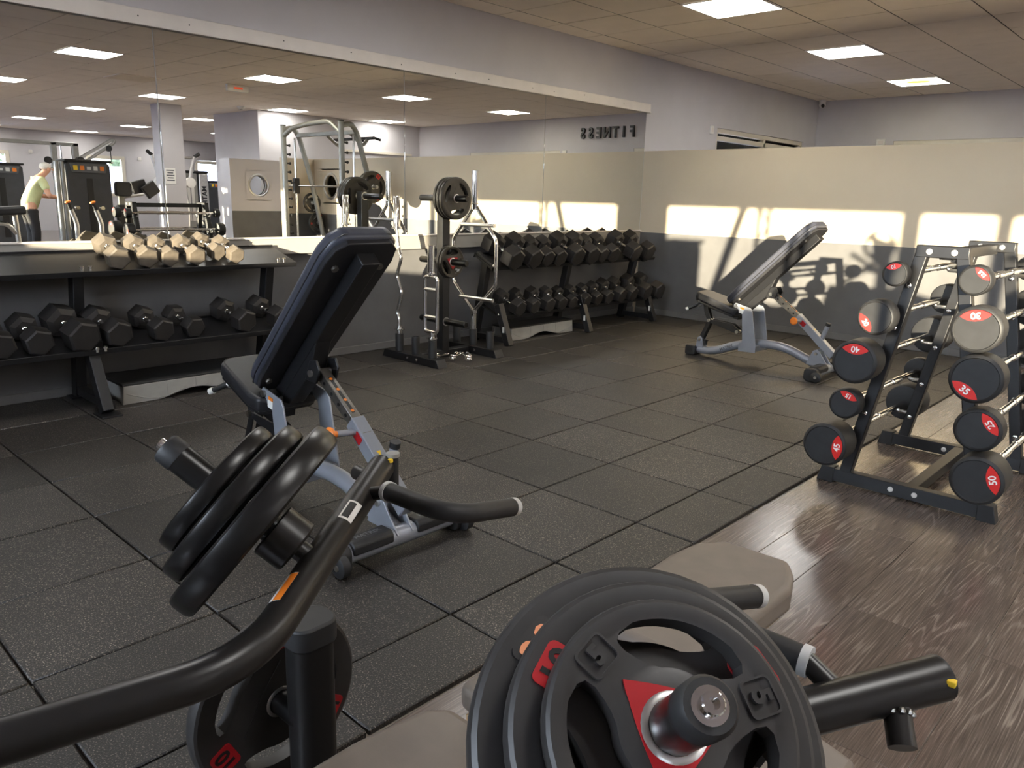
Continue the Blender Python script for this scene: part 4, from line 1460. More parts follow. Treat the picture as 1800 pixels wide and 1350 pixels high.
# curl bar, standing in the left tube
t = thing('curl_bar', 'chrome zigzag curl bar standing upright in the stand', 'barbell', (.40, 3.765, 0.08))
MB().tube([(0, 0, .02), (0, 0, .17), (-.006, 0, .25), (-.03, 0, .29), (.032, 0, .445), (-.03, 0, .575), (.03, 0, .715), (0, 0, .78), (-.02, 0, .90), (-.022, 0, .96)], .014, 14, .03, 4).build('shaft', 'chrome', t)
MB().lathe((0, 0, .1), (0, 0, .2), [(0, .0145), (0, .022), (.06, .022), (.06, .040), (.072, .040), (.072, .022), (.09, .022), (.09, .0145)], 22).build('lower_sleeve', 'chrome', t)
MB().lathe((-.022, 0, .93), (-.022, 0, 1.18), [(0, .0145), (0, .040), (.012, .040), (.012, .0255), (.235, .0255), (.24, .022), (.24, 0)], 22).build('upper_sleeve', 'chrome', t)
# triceps bar
t = thing('triceps_bar', 'short chrome ladder-shaped triceps bar standing in the stand', 'barbell', (.79, 3.765, 0.08))
MB().tube([(-.03, 0, .19), (-.085, 0, .19), (-.085, 0, .60), (.05, 0, .60), (.05, 0, .19), (-.03, 0, .19)], .0135, 14, .03, 5).build('frame', 'chrome', t)
for zz in (.505, .30):
    MB().cyl((-.085, 0, zz), (.05, 0, zz), .014, 14).build('grip', 'chrome_soft', t)
MB().lathe((-.005, 0, .02), (-.005, 0, .20), [(0, 0), (0, .024), (.12, .024), (.12, .040), (.13, .040), (.13, .018), (.17, .018)], 20).build('lower_sleeve', 'chrome', t)
MB().lathe((-.018, 0, .60), (-.018, 0, .84), [(0, .014), (.02, .016), (.02, .036), (.03, .036), (.03, .0255), (.225, .0255), (.23, .02), (.23, 0)], 22).build('upper_sleeve', 'chrome', t)
# hexagonal trap bar
t = thing('trap_bar', 'chrome hexagonal trap bar standing upright in the stand', 'barbell', (.595, 4.375, 0.08))
MB().tube([(0, 0, .27), (-.245, 0, .50), (-.245, 0, .85), (0, 0, 1.12), (.245, 0, .85), (.245, 0, .50), (0, 0, .27)], .0145, 14, .03, 4).build('hexagon', 'chrome', t)
for zz in (.965, .385):
    MB().tube([(-.14, 0, zz), (-.13, -.03, zz), (.25, -.03, zz)], .0145, 14, .01).build('grip', 'chrome_soft', t)
MB().lathe((0, 0, .02), (0, 0, .29), [(0, 0), (0, .0245), (.235, .0245), (.24, .03), (.265, .03), (.265, 0)], 22).build('lower_sleeve', 'chrome', t)
MB().lathe((0, 0, 1.08), (0, 0, 1.39), [(0, 0), (0, .03), (.045, .03), (.05, .0255), (.295, .0255), (.3, .02), (.3, 0)], 22).build('upper_sleeve', 'chrome', t)
# spring collars dropped on the floor
for k, (x, y, rz, lab) in enumerate(((.62, 3.95, .4, 'chrome spring collar nearest the stand post'), (.74, 4.02, 1.9, 'chrome spring collar lying between the stand feet'), (.83, 4.10, 2.7, 'chrome spring collar furthest from the mirror wall'), (.50, 4.0, -.5, 'chrome spring collar half hidden behind the stand tube'))):
    t = thing('spring_collar', lab, 'collar', (x, y, 0.012), rz, 'spring collars on the floor')
    pts = [(.028 * cos(q * .5), .028 * sin(q * .5), .006 + .0012 * q) for q in range(0, 38)]
    MB().tube(pts, .0035, 6).build('coil', 'chrome', t)
    for s in (-1, 1):
        MB().tube([(.026, s * .006, .03), (.07, s * .03, .045), (.10, s * .022, .05), (.095, s * .008, .05), (.05, s * .003, .04)], .0035, 6, .01).build('finger_loop', 'chrome', t)

# ================================================================== dumbbell racks


def tray(root, c, tilt, y0, y1, half, name='tray'):
    """tilted tray with raised lips; c=(x,z) centre of the surface"""
    e = Vector((cos(tilt), 0, -sin(tilt)))
    n = Vector((sin(tilt), 0, cos(tilt)))
    o_ = Vector((c[0], y0, c[1]))
    prof = [(-half, .012), (-half + .006, .012), (-half + .006, .0), (half - .006, 0), (half - .006, .004), (half, .004), (half, -.028), (half - .006, -.028), (half - .006, -.006), (-half + .006, -.006), (-half + .006, -.028), (-half, -.028)]
    return MB().prism(prof, o_, e, n, (0, y1 - y0, 0)).build(name, 'black_steel', root, 0.002)


RR = thing('dumbbell_rack', 'two-tier black dumbbell rack in the corner beside the partition', 'dumbbell rack', (0.3, 5.93, 0.012))
UT, LT = radians(25), radians(18)


def rl(p):
    return Vector((p[0] - .3, p[1] - 5.93, p[2] - .012))


for yf in (4.80, 5.93, 7.05):
    MB().sq(rl((.17, yf, .012)), rl((.315, yf, .70)), .07, .06, (0, 1, 0)).build('rear_post', 'black_steel', RR, 0.004)
    MB().sq(rl((.47, yf, .36)), rl((.605, yf, .012)), .06, .06, (0, 1, 0)).build('front_leg', 'black_steel', RR, 0.004)
    MB().sq(rl((.16, yf, .06)), rl((.585, yf, .06)), .05, .05).build('floor_beam', 'black_steel', RR, 0.004)
    MB().sq(rl((.25, yf, .40)), rl((.50, yf, .30)), .05, .05).build('tier_arm', 'black_steel', RR, 0.004)
    MB().sq(rl((.20, yf, .775)), rl((.44, yf, .655)), .05, .05).build('tier_arm', 'black_steel', RR, 0.004)
    MB().box(rl((.605 - .045, yf - .031, .15)), (.022, .002, .05)).build('sticker', 'white_print', RR)
    for c in ((.43, .69), (.50, .275)):
        MB().lathe(rl((c[0], yf - .03, c[1])), rl((c[0], yf - .042, c[1])), [(0, .012), (.006, .012), (.01, .006), (.01, 0)], 10).build('bolt', 'chrome', RR)
cu = (.31, .722)
cl = (.39, .293)
tray(RR, (cu[0] - .3, cu[1] - .012), UT, 4.76 - 5.93, 7.28 - 5.93, .125)
tray(RR, (cl[0] - .3, cl[1] - .012), LT, 4.78 - 5.93, 7.36 - 5.93, .12)
r_up = [.105, .102, .088, .086, .102, .102, .088, .092, .102, .1]
y_up = [4.96, 5.22, 5.418, 5.604, 5.83, 6.065, 6.244, 6.428, 6.78, 7.04]
for k, (r, y) in enumerate(zip(r_up, y_up)):
    off = r * .87 + .004
    c = Vector((cu[0] + sin(UT) * off, y, cu[1] + cos(UT) * off))
    hex_dumbbell('%s black hex dumbbell from the stand, upper tier of the corner rack' % ORD[k], c, r, UT, random.uniform(-.06, .06), random.choice((0, 0, pi / 3)) + random.uniform(-.04, .04), 'hex_rubber', 'dumbbells on the upper tier of the corner rack', .12)
r_lo = [.076, .074, .074, .07, .065, .066, .067, .072, .083, .085, .092, .095]
y_lo = [4.99, 5.183, 5.398, 5.588, 5.757, 5.962, 6.143, 6.312, 6.50, 6.695, 6.942, 7.186]
for k, (r, y) in enumerate(zip(r_lo, y_lo)):
    off = r * .87 + .004
    c = Vector((cl[0] + sin(LT) * off, y, cl[1] + cos(LT) * off))
    hex_dumbbell('%s black hex dumbbell from the stand, lower tier of the corner rack' % ORD[k], c, r, LT, random.uniform(-.1, .1), random.uniform(-.08, .08), 'hex_rubber', 'dumbbells on the lower tier of the corner rack', .12)

RL = thing('dumbbell_rack', 'two-tier black dumbbell rack under the mirror at the left edge', 'dumbbell rack', (0.3, 1.6, 0.012))
UT2, LT2 = radians(16), radians(13)


def ll(p):
    return Vector((p[0] - .3, p[1] - 1.6, p[2] - .012))


for yf in (.36, 1.55, 2.76):
    MB().sq(ll((.075, yf, .012)), ll((.235, yf, .80)), .08, .06, (0, 1, 0)).build('rear_post', 'black_steel', RL, 0.004)
    MB().sq(ll((.42, yf - .03, .39)), ll((.60, yf - .03, .03)), .075, .06, (0, 1, 0)).build('front_leg', 'black_steel', RL, 0.004)
    MB().sq(ll((.08, yf, .06)), ll((.58, yf, .06)), .05, .05).build('floor_beam', 'black_steel', RL, 0.004)
    MB().bx(.54 - .3, .68 - .3, yf - .03 - .055 - 1.6, yf - .03 + .055 - 1.6, 0, .012).build('foot_plate', 'black_steel', RL, 0.002)
    MB().bx(.03 - .3, .13 - .3, yf - .06 - 1.6, yf + .06 - 1.6, 0, .012).build('foot_plate', 'black_steel', RL, 0.002)
    MB().sq(ll((.17, yf, .47)), ll((.47, yf, .385)), .05, .05).build('tier_arm', 'black_steel', RL, 0.004)
    for dy in (-.022, .022):
        for c in ((.405, .812), (.515, .372)):
            p = ll((c[0], yf + dy, c[1]))
            MB().lathe(p - Vector((0, 0, .018)), p + Vector((0, 0, .03)), [(0, 0), (.004, .009), (.02, .009), (.02, .013), (.03, .013), (.034, .009), (.034, 0)], 12).build('bolt', 'chrome', RL)
cu2, cl2 = (.25, .838), (.35, .405)
tray(RL, (cu2[0] - .3, cu2[1] - .012), UT2, -.3 - 1.6, 2.88 - 1.6, .165)
tray(RL, (cl2[0] - .3, cl2[1] - .012), LT2, -.3 - 1.6, 2.88 - 1.6, .165)
for k, (r, y, yw, rl_) in enumerate(((.068, 1.735, -.05, .25), (.065, 1.897, -.03, .15), (.060, 2.028, -.02, .0), (.061, 2.19, .0, .1), (.056, 2.345, .05, .2), (.056, 2.455, .0, .05))):
    off = r * .87 + .004
    c = Vector((cu2[0] + sin(UT2) * off + .01, y, cu2[1] + cos(UT2) * off))
    if k == 4:
        c = c + Vector((-.045, 0, .02))
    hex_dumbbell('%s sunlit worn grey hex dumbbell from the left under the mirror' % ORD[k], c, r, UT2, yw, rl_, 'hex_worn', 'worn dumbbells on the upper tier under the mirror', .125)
for k, (r, y, yw, rl_) in enumerate(((.076, 1.075, .0, .3), (.078, 1.245, -.05, .25), (.095, 1.445, -.14, .3), (.083, 1.637, -.14, .2), (.073, 1.893, -.13, .2), (.067, 2.09, -.13, .45), (.077, 2.417, -.16, .2), (.076, 2.668, -.16, .15))):
    off = r * .87 + .004
    c = Vector((cl2[0] + sin(LT2) * off, y, cl2[1] + cos(LT2) * off))
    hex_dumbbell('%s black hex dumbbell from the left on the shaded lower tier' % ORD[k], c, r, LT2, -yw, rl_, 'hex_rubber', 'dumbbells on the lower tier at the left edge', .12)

# ================================================================== aerobic steps under the racks


def make_step(label, x0, x1, y0, y1, z1):
    t = thing('aerobic_step', label, 'step', ((x0 + x1) / 2, (y0 + y1) / 2, 0.012))
    w, L = x1 - x0, y1 - y0
    h = z1 - .012

    def arch_side(x, d):
        n = 20
        pts = []
        for k in range(n + 1):
            u = -L / 2 + L * k / n
            q = abs(u) / (L / 2)
            zz = 0.0 if q > .58 else .045 * (0.5 + 0.5 * cos(pi * q / .58))
            pts.append((u, zz))
        pts += [(L / 2 - .012, h - .012), (-L / 2 + .012, h - .012)]
        return MB().prism(pts, (x, 0, 0), (0, 1, 0), (0, 0, 1), (d, 0, 0))
    a = arch_side(w / 2 - .03, .03).build('side_wall', 'grey_plastic', t, 0.004)
    arch_side(-w / 2, .03).build('side_wall', 'grey_plastic', t, 0.004)
    for s in (-1, 1):
        MB().bx(-w / 2 + .03, w / 2 - .03, s * (L / 2 - .03) - .015, s * (L / 2 - .03) + .015, 0, h - .012).build('end_wall', 'grey_plastic', t, 0.004)
    MB().bx(-w / 2, w / 2, -L / 2 + .006, L / 2 - .006, h - .014, h).build('tread', 'step_black', t, 0.005)
    for s in (-1, 1):
        pts = [(w / 2 + .0005, s * L * (.47 - .40 * k / 12), .065 - .05 * sin(pi * k / 12 * .95) if True else 0) for k in range(13)]
        MB().tube(pts, .0025, 6).build('raised_rib', 'grey_plastic', a)
        MB().tube([(w / 2 + .0005, s * L * .2, .02), (w / 2 + .0005, s * L * .2, h - .016)], .0025, 6).build('raised_rib', 'grey_plastic', a)
    MB().tube([(w / 2 + .0005, 0, .05), (w / 2 + .0005, 0, h - .016)], .0025, 6).build('raised_rib', 'grey_plastic', a)
    return t


make_step('grey aerobic step with black top under the left dumbbell rack', .075, .45, 1.66, 2.55, .135)
make_step('grey aerobic step in sunlight under the corner dumbbell rack', .21, .455, 4.98, 5.86, .135)

# ================================================================== equipment seen in the mirror
# ---- Smith machine
SM = thing('smith_machine', 'silver Smith machine with loaded bar, seen in the mirror', 'gym machine', (5.48, 6.75, 0))
for sx, lab in ((-.77, 'near'), (.77, 'far')):
    po = MB().tube([(sx, 0, 0.0), (sx, 0, 2.26)], .042, 16).build('front_post', 'silver_frame', SM)
    MB().cyl((sx, 0, 2.26), (sx, 0, 2.272), .044, 16).build('post_cap', 'black_rubber', po)
    for k in range(13):
        z = .35 + k * .135
        MB().lathe((sx, .03, z), (sx, .11, z), [(0, 0), (0, .013), (.06, .013), (.06, .022), (.075, .022), (.08, 0)], 10).build('rest_peg', 'black_steel', po)
    MB().tube([(sx, .0, 2.2), (sx, .18, 2.25), (sx, .28, 2.10), (sx, .46, 1.5), (sx, .66, .62), (sx, .70, .03)], .038, 14, .12).build('rear_leg', 'silver_frame', SM)
    MB().cyl((sx + .09 * (1 if sx > 0 else .6), .25, .1), (sx + .09 * (1 if sx > 0 else .6), .25, 2.1), .016, 14).build('guide_rod', 'chrome', SM)
    cg = MB().box((sx + .09 * (1 if sx > 0 else .6), .25, 1.36), (.07, .09, .24)).build('carriage', 'black_steel', SM, .008)
    MB().tube([(sx + .05, .19, 1.42), (sx + .02, .12, 1.4)], .012, 8).build('hook', 'black_steel', cg)
    MB().bx(sx - .04, sx + .04, -.1, .74, 0, .06).build('floor_beam', 'silver_frame', SM, .006)
MB().tube([(-.77, 0, 2.1), (-.45, .02, 2.28), (.1, .02, 2.26), (.55, .02, 2.22), (.77, 0, 2.1)], .036, 14, .12).build('top_arch', 'silver_frame', SM)
MB().cyl((-1.26, .25, 1.36), (1.1, .25, 1.36), .0145, 14).build('bar', 'chrome', SM)
for s0, s1 in ((-1.26, -.9), (.9, 1.1)):
    MB().cyl((s0, .25, 1.36), (s1, .25, 1.36), .024, 16).build('bar_sleeve', 'chrome_soft', SM)
for z in (1.1, .78):
    MB().cyl((.78, .53 + (1.1 - z) * .3, z), (.96, .53 + (1.1 - z) * .3, z), .023, 14).build('storage_peg', 'chrome_soft', SM)
MB().bx(-.77, .77, .64, .70, .05, .11).build('rear_beam', 'silver_frame', SM, .006)
MB().bx(-.77, .77, .22, .28, 2.1, 2.16).build('rear_top_beam', 'silver_frame', SM, .006)
for s in (-1, 1):
    MB().tube([(s * .3 - .3, .27, 2.12), (s * .3 - .3, .5, 1.95), (s * .3 - .3, .59, 2.06)], .024, 12, .08).build('chin_bracket', 'silver_frame', SM)
MB().bx(-.75, .25, .56, .62, 2.05, 2.09).build('chin_board', 'black_steel', SM, .01)
for k, xx in enumerate((-.72, -.3, .2)):
    MB().tube([(xx, .60, 2.08), (xx - .02, .72, 2.05)], .02, 10).build('chin_grip', 'black_rubber', SM)
smw = Matrix.Translation((5.48, 6.75, 0))
weight_plate('large grip plate with red panels on the Smith machine bar', smw @ frame_to((-1.15, .25, 1.36), (-1, 0, 0)), .225, .045, '20', 'plate_olive', 'plate_olive', 'black_print', 'red_label', 'plates on the Smith machine', .5)
weight_plate('inner grip plate on the Smith machine bar', smw @ frame_to((-1.09, .25, 1.36), (-1, 0, 0)), .215, .045, None, 'plate_olive', 'plate_olive', group='plates on the Smith machine', rot=.9)
weight_plate('dark ring-shaped plate stored on the upper peg of the Smith machine', smw @ frame_to((.86, .53, 1.1), (-1, 0, 0)), .16, .035, '10', 'plate_black', 'plate_black', 'grey_cap', None, 'plates on the Smith machine', .2)
weight_plate('dark plate with red figures stored on the lower peg of the Smith machine', smw @ frame_to((.86, .626, .78), (-1, 0, 0)), .17, .035, '10', 'plate_black', 'plate_black', 'red_label', None, 'plates on the Smith machine', .6)

# ---- weight-stack towers


def make_tower(name, label, loc, w, h, uprights=True):
    t = thing(name, label, 'gym machine', loc)
    MB().prism([(-w / 2, 0), (w / 2, 0), (w / 2, h - .05), (w / 2 - .05, h), (-w / 2 + .05, h), (-w / 2, h - .05)], (0, 0, 0), (0, 1, 0), (0, 0, 1), (.34, 0, 0)).build('shroud', 'tower_black', t, .012)
    top = MB().bx(-.035, .36, -w / 2 - .02, w / 2 + .02, h - .01, h + .03).build('top_cover', 'black_steel', t, .012)
    pl = MB().prism([(-w * .38, h - .17), (w * .38, h - .17), (w * .42, h - .03), (-w * .42, h - .03)], (-.022, 0, 0), (0, 1, 0), (0, 0, 1), (.02, 0, 0)).build('placard', 'dark_print', t, .004)
    for k, m_ in enumerate(('yellow', 'orange', 'grey_cap', 'grey_cap', 'orange')):
        MB().box((-.026, -w * .3 + k * w * .15, h - .10), (.006, w * .09, .07 if k != 2 else .05)).build('picture_print', m_, pl)
    MB().bx(-.006, .004, -w * .07, w * .07, .25, h - .26).build('stack_slot', 'black_print', t)
    for k in range(12):
        MB().bx(-.002, .006, -w * .06, w * .06, .28 + k * .07, .28 + k * .07 + .06).build('stack_plate', 'black_steel', t)
    if uprights:
        for yy in (-w / 2 - .05, -w / 2 - .13):
            MB().tube([(.03, yy, 0), (.03, yy, h - .01)], .034, 14).build('upright', 'silver_frame', t)
        MB().bx(0, .06, -w / 2 - .16, -w / 2, .02, .08).build('upright_foot', 'silver_frame', t, .004)
    return t


make_tower('weight_stack_tower', 'dark weight stack machine with yellow picture strip, in front of the man in the mirror', (8.8, 4.74, 0), .66, 1.65)
make_tower('weight_stack_tower', 'dark weight stack machine at the left edge of the mirror', (12.9, 4.55, 0), .78, 1.65, False)
# ---- cable crossover
CC = thing('cable_crossover', 'tall grey cable crossover frame behind the man, seen in the mirror', 'gym machine', (12.5, 5.6, 0))
for yy in (-.2, .2):
    MB().bx(-.05, .05, yy - .05, yy + .05, 0, 2.1).build('column', 'silver_frame', CC, .008)
    MB().tube([(-.1, yy * .5, .1), (-.1, yy * .5, 2.05)], .015, 10).build('guide_rod', 'chrome', CC)
MB().bx(-.05, .05, -2.4, .25, 2.04, 2.11).build('cross_beam', 'silver_frame', CC, .008)
MB().bx(-.05, .05, -2.45, -2.35, 0, 2.1).build('column', 'silver_frame', CC, .008)
MB().bx(-.25, .25, -.3, .3, 0, .06).build('base', 'silver_frame', CC, .01)
MB().bx(-.25, .25, -2.55, -2.25, 0, .06).build('base', 'silver_frame', CC, .01)
for k in range(10):
    MB().bx(-.16, -.06, -.12, .12, .25 + k * .06, .30 + k * .06).build('stack_plate', 'black_steel', CC)
for zz, yy in ((1.75, -.33), (1.6, -.42)):
    pu = MB().lathe((-.07, yy, zz), (-.03, yy, zz), [(0, 0), (0, .07), (.012, .06), (.028, .06), (.04, .07), (.04, 0)], 18).build('pulley', 'black_steel', CC)
    MB().box((-.05, (yy - .2) / 2, zz), (.03, abs(yy + .2), .05)).build('pulley_arm', 'silver_frame', pu)
MB().tube([(-.05, -.42, 1.55), (-.05, -.43, 1.25)], .006, 6).build('cable', 'black_print', CC)
# ---- pulldown arm machine
PM = thing('pulldown_machine', 'silver pulldown machine with slanted oval arm, seen in the mirror', 'gym machine', (10.9, 5.35, 0))
MB().bx(-.06, .06, -.06, .06, 0, 1.75).build('column', 'silver_frame', PM, .01)
MB().bx(-.25, .25, -.3, .5, 0, .07).build('base', 'silver_frame', PM, .01)
a0_, a1_ = Vector((0, 0, 1.72)), Vector((0, .58, 2.1))
dn_ = (a1_ - a0_).normalized()
up_ = Vector((0, -dn_.z, dn_.y))
MB().tube([a0_ + up_ * .05, a1_ + up_ * .035, a1_ + dn_ * .05, a1_ - up_ * .035, a0_ - up_ * .05, a0_ - dn_ * .06, a0_ + up_ * .05], .028, 10, .05).build('arm_loop', 'silver_frame', PM)
MB().cyl((-.05, -.02, 1.72), (.05, -.02, 1.72), .07, 18).build('arm_pivot', 'black_steel', PM)
MB().cyl((-.03, .5, 1.97), (.03, .5, 1.97), .055, 18).build('pulley', 'black_steel', PM)
MB().tube([(0, .53, 1.95), (0, .53, 1.72)], .007, 6).build('cable', 'black_print', PM)
MB().tube([(0, .5, 1.72), (0, .53, 1.70), (0, .56, 1.72)], .012, 8).build('clip', 'chrome', PM)
# ---- seated machine with black pads
SP = thing('pad_machine', 'seated machine with upright black back pad and square arm pads, in the mirror', 'gym machine', (9.0, 5.32, 0))
MB().prism(rounded_poly(.26, .72, .05), (.05, .0, .62), (0, 1, 0), (0, 0, 1), (-.09, 0, 0)).build('back_pad', 'vinyl_black', SP, .015, 3)
MB().prism(rounded_poly(.26, .24, .05), (.05, 0, 1.24), (0, 1, 0), (0, 0, 1), (-.1, 0, 0)).build('head_pad', 'vinyl_black', SP, .015, 3)
MB().bx(.06, .12, -.05, .05, 0, 1.3).build('column', 'silver_frame', SP, .008)
MB().bx(-.3, .3, -.25, .25, 0, .06).build('base', 'silver_frame', SP, .01)
MB().bx(-.42, .05, -.17, .17, .42, .5).build('seat_pad', 'vinyl_black', SP, .02, 3)
MB().bx(-.1, -.02, -.04, .04, .05, .42).build('seat_post', 'silver_frame', SP, .006)
for k, (yy, zz, rz_) in enumerate(((.44, 1.24, .6), (.30, 1.28, .3))):
    MB().box((-.05 + .12 * k, yy, zz), (.08, .24, .22), Matrix.Rotation(rz_, 3, 'X')).build('arm_pad', 'vinyl_black', SP, .015, 3)
    MB().tube([(.09, 0, 1.1), (.02 + .12 * k, yy - .1, zz - .08)], .025, 10).build('arm_tube', 'chrome_soft', SP)
# ---- handle posts with orange knobs
for x, y, lab in ((7.95, 4.19, 'left of two short chrome handle posts with orange knobs, in the mirror'), (7.75, 4.47, 'right of two short chrome handle posts with orange knobs, in the mirror')):
    HP = thing('handle_post', lab, 'handle', (x, y, 0), 0, 'handle posts with orange knobs')
    MB().bx(-.2, .2, -.06, .06, 0, .06).build('base', 'silver_frame', HP, .01)
    MB().tube([(0, 0, .04), (0, .02, .72), (0, -.04, .92)], .034, 12, .06).build('post', 'chrome_soft', HP)
    MB().tube([(0, -.04, .92), (0, -.075, 1.03)], .026, 12).build('barrel', 'black_rubber', HP)
    MB().lathe((0, -.072, 1.02), (0, -.085, 1.06), [(0, 0), (0, .035), (.012, .045), (.026, .04), (.034, 0)], 16).build('knob', 'orange', HP)
    MB().cyl((-.04, .05, .95), (.04, .05, .95), .03, 12).build('side_bolt', 'chrome', HP)
# ---- padded rest at the left edge of the mirror
PR = thing('padded_rest_machine', 'black pad on a curved silver post at the left edge of the mirror', 'gym machine', (6.8, 3.05, 0))
MB().box((0, -.05, .93), (.26, .42, .11), Matrix.Rotation(.06, 3, 'X')).build('pad', 'vinyl_black', PR, .03, 3)
MB().tube([(0, .05, .9), (0, .06, .6), (0, .06, .02)], .032, 12).build('post', 'chrome_soft', PR)
MB().tube([(0, .06, .62), (0, -.05, .78), (0, -.4, .74)], .028, 12, .1).build('curved_tube', 'chrome_soft', PR)
MB().bx(-.25, .25, -.45, .2, 0, .06).build('base', 'silver_frame', PR, .01)
# ---- silver multi-press and stack tower behind the column
DM = thing('shoulder_press_machine', 'silver press machine with rounded shroud behind the column, in the mirror', 'gym machine', (13.8, 8.35, 0))
MB().lathe((0, 0, 1.35), (0, 0, 1.62), [(0, 0), (0, .26), (.08, .25), (.16, .2), (.23, .1), (.25, 0)], 24).build('dome_shroud', 'white_plastic', DM)
for s in (-1, 1):
    MB().tube([(0, s * .2, .02), (0, s * .3, .7), (0, s * .2, 1.38)], .05, 12, .3).build('curved_leg', 'chrome_soft', DM)
    MB().tube([(0, s * .34, 1.3), (0, s * .42, 1.75), (0, s * .50, 2.02)], .045, 12, .15).build('press_arm', 'chrome_soft', DM)
    MB().tube([(0, s * .50, 2.02), (-.05, s * .62, 2.1)], .04, 12).build('hand_grip', 'black_rubber', DM)
    MB().cyl((-.06, s * .36, 1.42), (.06, s * .36, 1.42), .12, 18).build('pivot_disc', 'white_plastic', DM)
MB().bx(-.06, .1, -.2, .2, 1.6, 2.0).build('back_panel', 'tower_black', DM, .03, 3)
MB().tube([(0, -.42, 2.0), (0, .42, 2.0)], .03, 10).build('cross_tube', 'chrome_soft', DM)
MB().bx(-.3, .3, -.35, .35, 0, .08).build('base', 'silver_frame', DM, .02)
MT = thing('selector_tower', 'pale silver weight stack tower marked MATRIX beside the column, in the mirror', 'gym machine', (14.5, 9.15, 0))
MB().bx(0, .4, -.32, .08, 0, 1.68).build('shroud', 'silver_frame', MT, .03, 3)
MB().bx(-.05, .4, .1, .34, 0, 1.66).build('side_column', 'chrome_soft', MT, .03, 3)
MB().bx(-.004, .01, -.2, -.02, .5, 1.35).build('stack_slot', 'white_plastic', MT)
MB().bx(-.004, .01, -.12, -.1, .5, 1.35).build('selector_rod', 'dark_print', MT)
MB().bx(-.03, .42, -.34, .36, 1.66, 1.72).build('top_cover', 'black_steel', MT, .02)
lettering('MATRIX', .17, 'letter_black', MT, (-.056, .22, 1.05), (0, 0, -1), (0, -1, 0), .003, .004)
for s in (-1, 1):
    MB().tube([(0, -.15 + s * .12, 1.7), (0, -.15 + s * .14, 1.9), (-.05, -.15 + s * .24, 2.05)], .035, 10, .08).build('press_arm', 'chrome_soft', MT)
DT = make_tower('weight_stack_tower', 'dark weight stack machine below the far blue window, in the mirror', (17.5, 11.3, 0), .7, 1.5, False)

# ---- man leaning on a bar, seen in the mirror


def skin_body(name, joints, edges, material, parent, sub=2, root=0):
    me = bpy.data.meshes.new(name)
    names = list(joints)
    me.from_pydata([joints[n][0] for n in names], [(names.index(a), names.index(b)) for a, b in edges], [])
    me.materials.append(M(material))
    o = bpy.data.objects.new(name, me)
    COL.objects.link(o)
    o.parent = parent
    sk = o.modifiers.new('skin', 'SKIN')
    sk.use_smooth_shade = True
    layer = me.skin_vertices[0] if len(me.skin_vertices) else None
    if layer is None:
        bpy.context.view_layer.objects.active = o
        layer = me.skin_vertices.new(name='Skin') if hasattr(me.skin_vertices, 'new') else None
    for k, n in enumerate(names):
        r = joints[n][1]
        layer.data[k].radius = r if isinstance(r, tuple) else (r, r)
        layer.data[k].use_root = (k == root)
    ss = o.modifiers.new('sub', 'SUBSURF')
    ss.levels = sub
    ss.render_levels = sub
    # bake so the figure is plain mesh
    dg = bpy.context.evaluated_depsgraph_get()
    nm = bpy.data.meshes.new_from_object(o.evaluated_get(dg))
    o.modifiers.clear()
    o.data = nm
    nm.materials.clear()
    nm.materials.append(M(material))
    nm.polygons.foreach_set('use_smooth', [True] * len(nm.polygons))
    return o


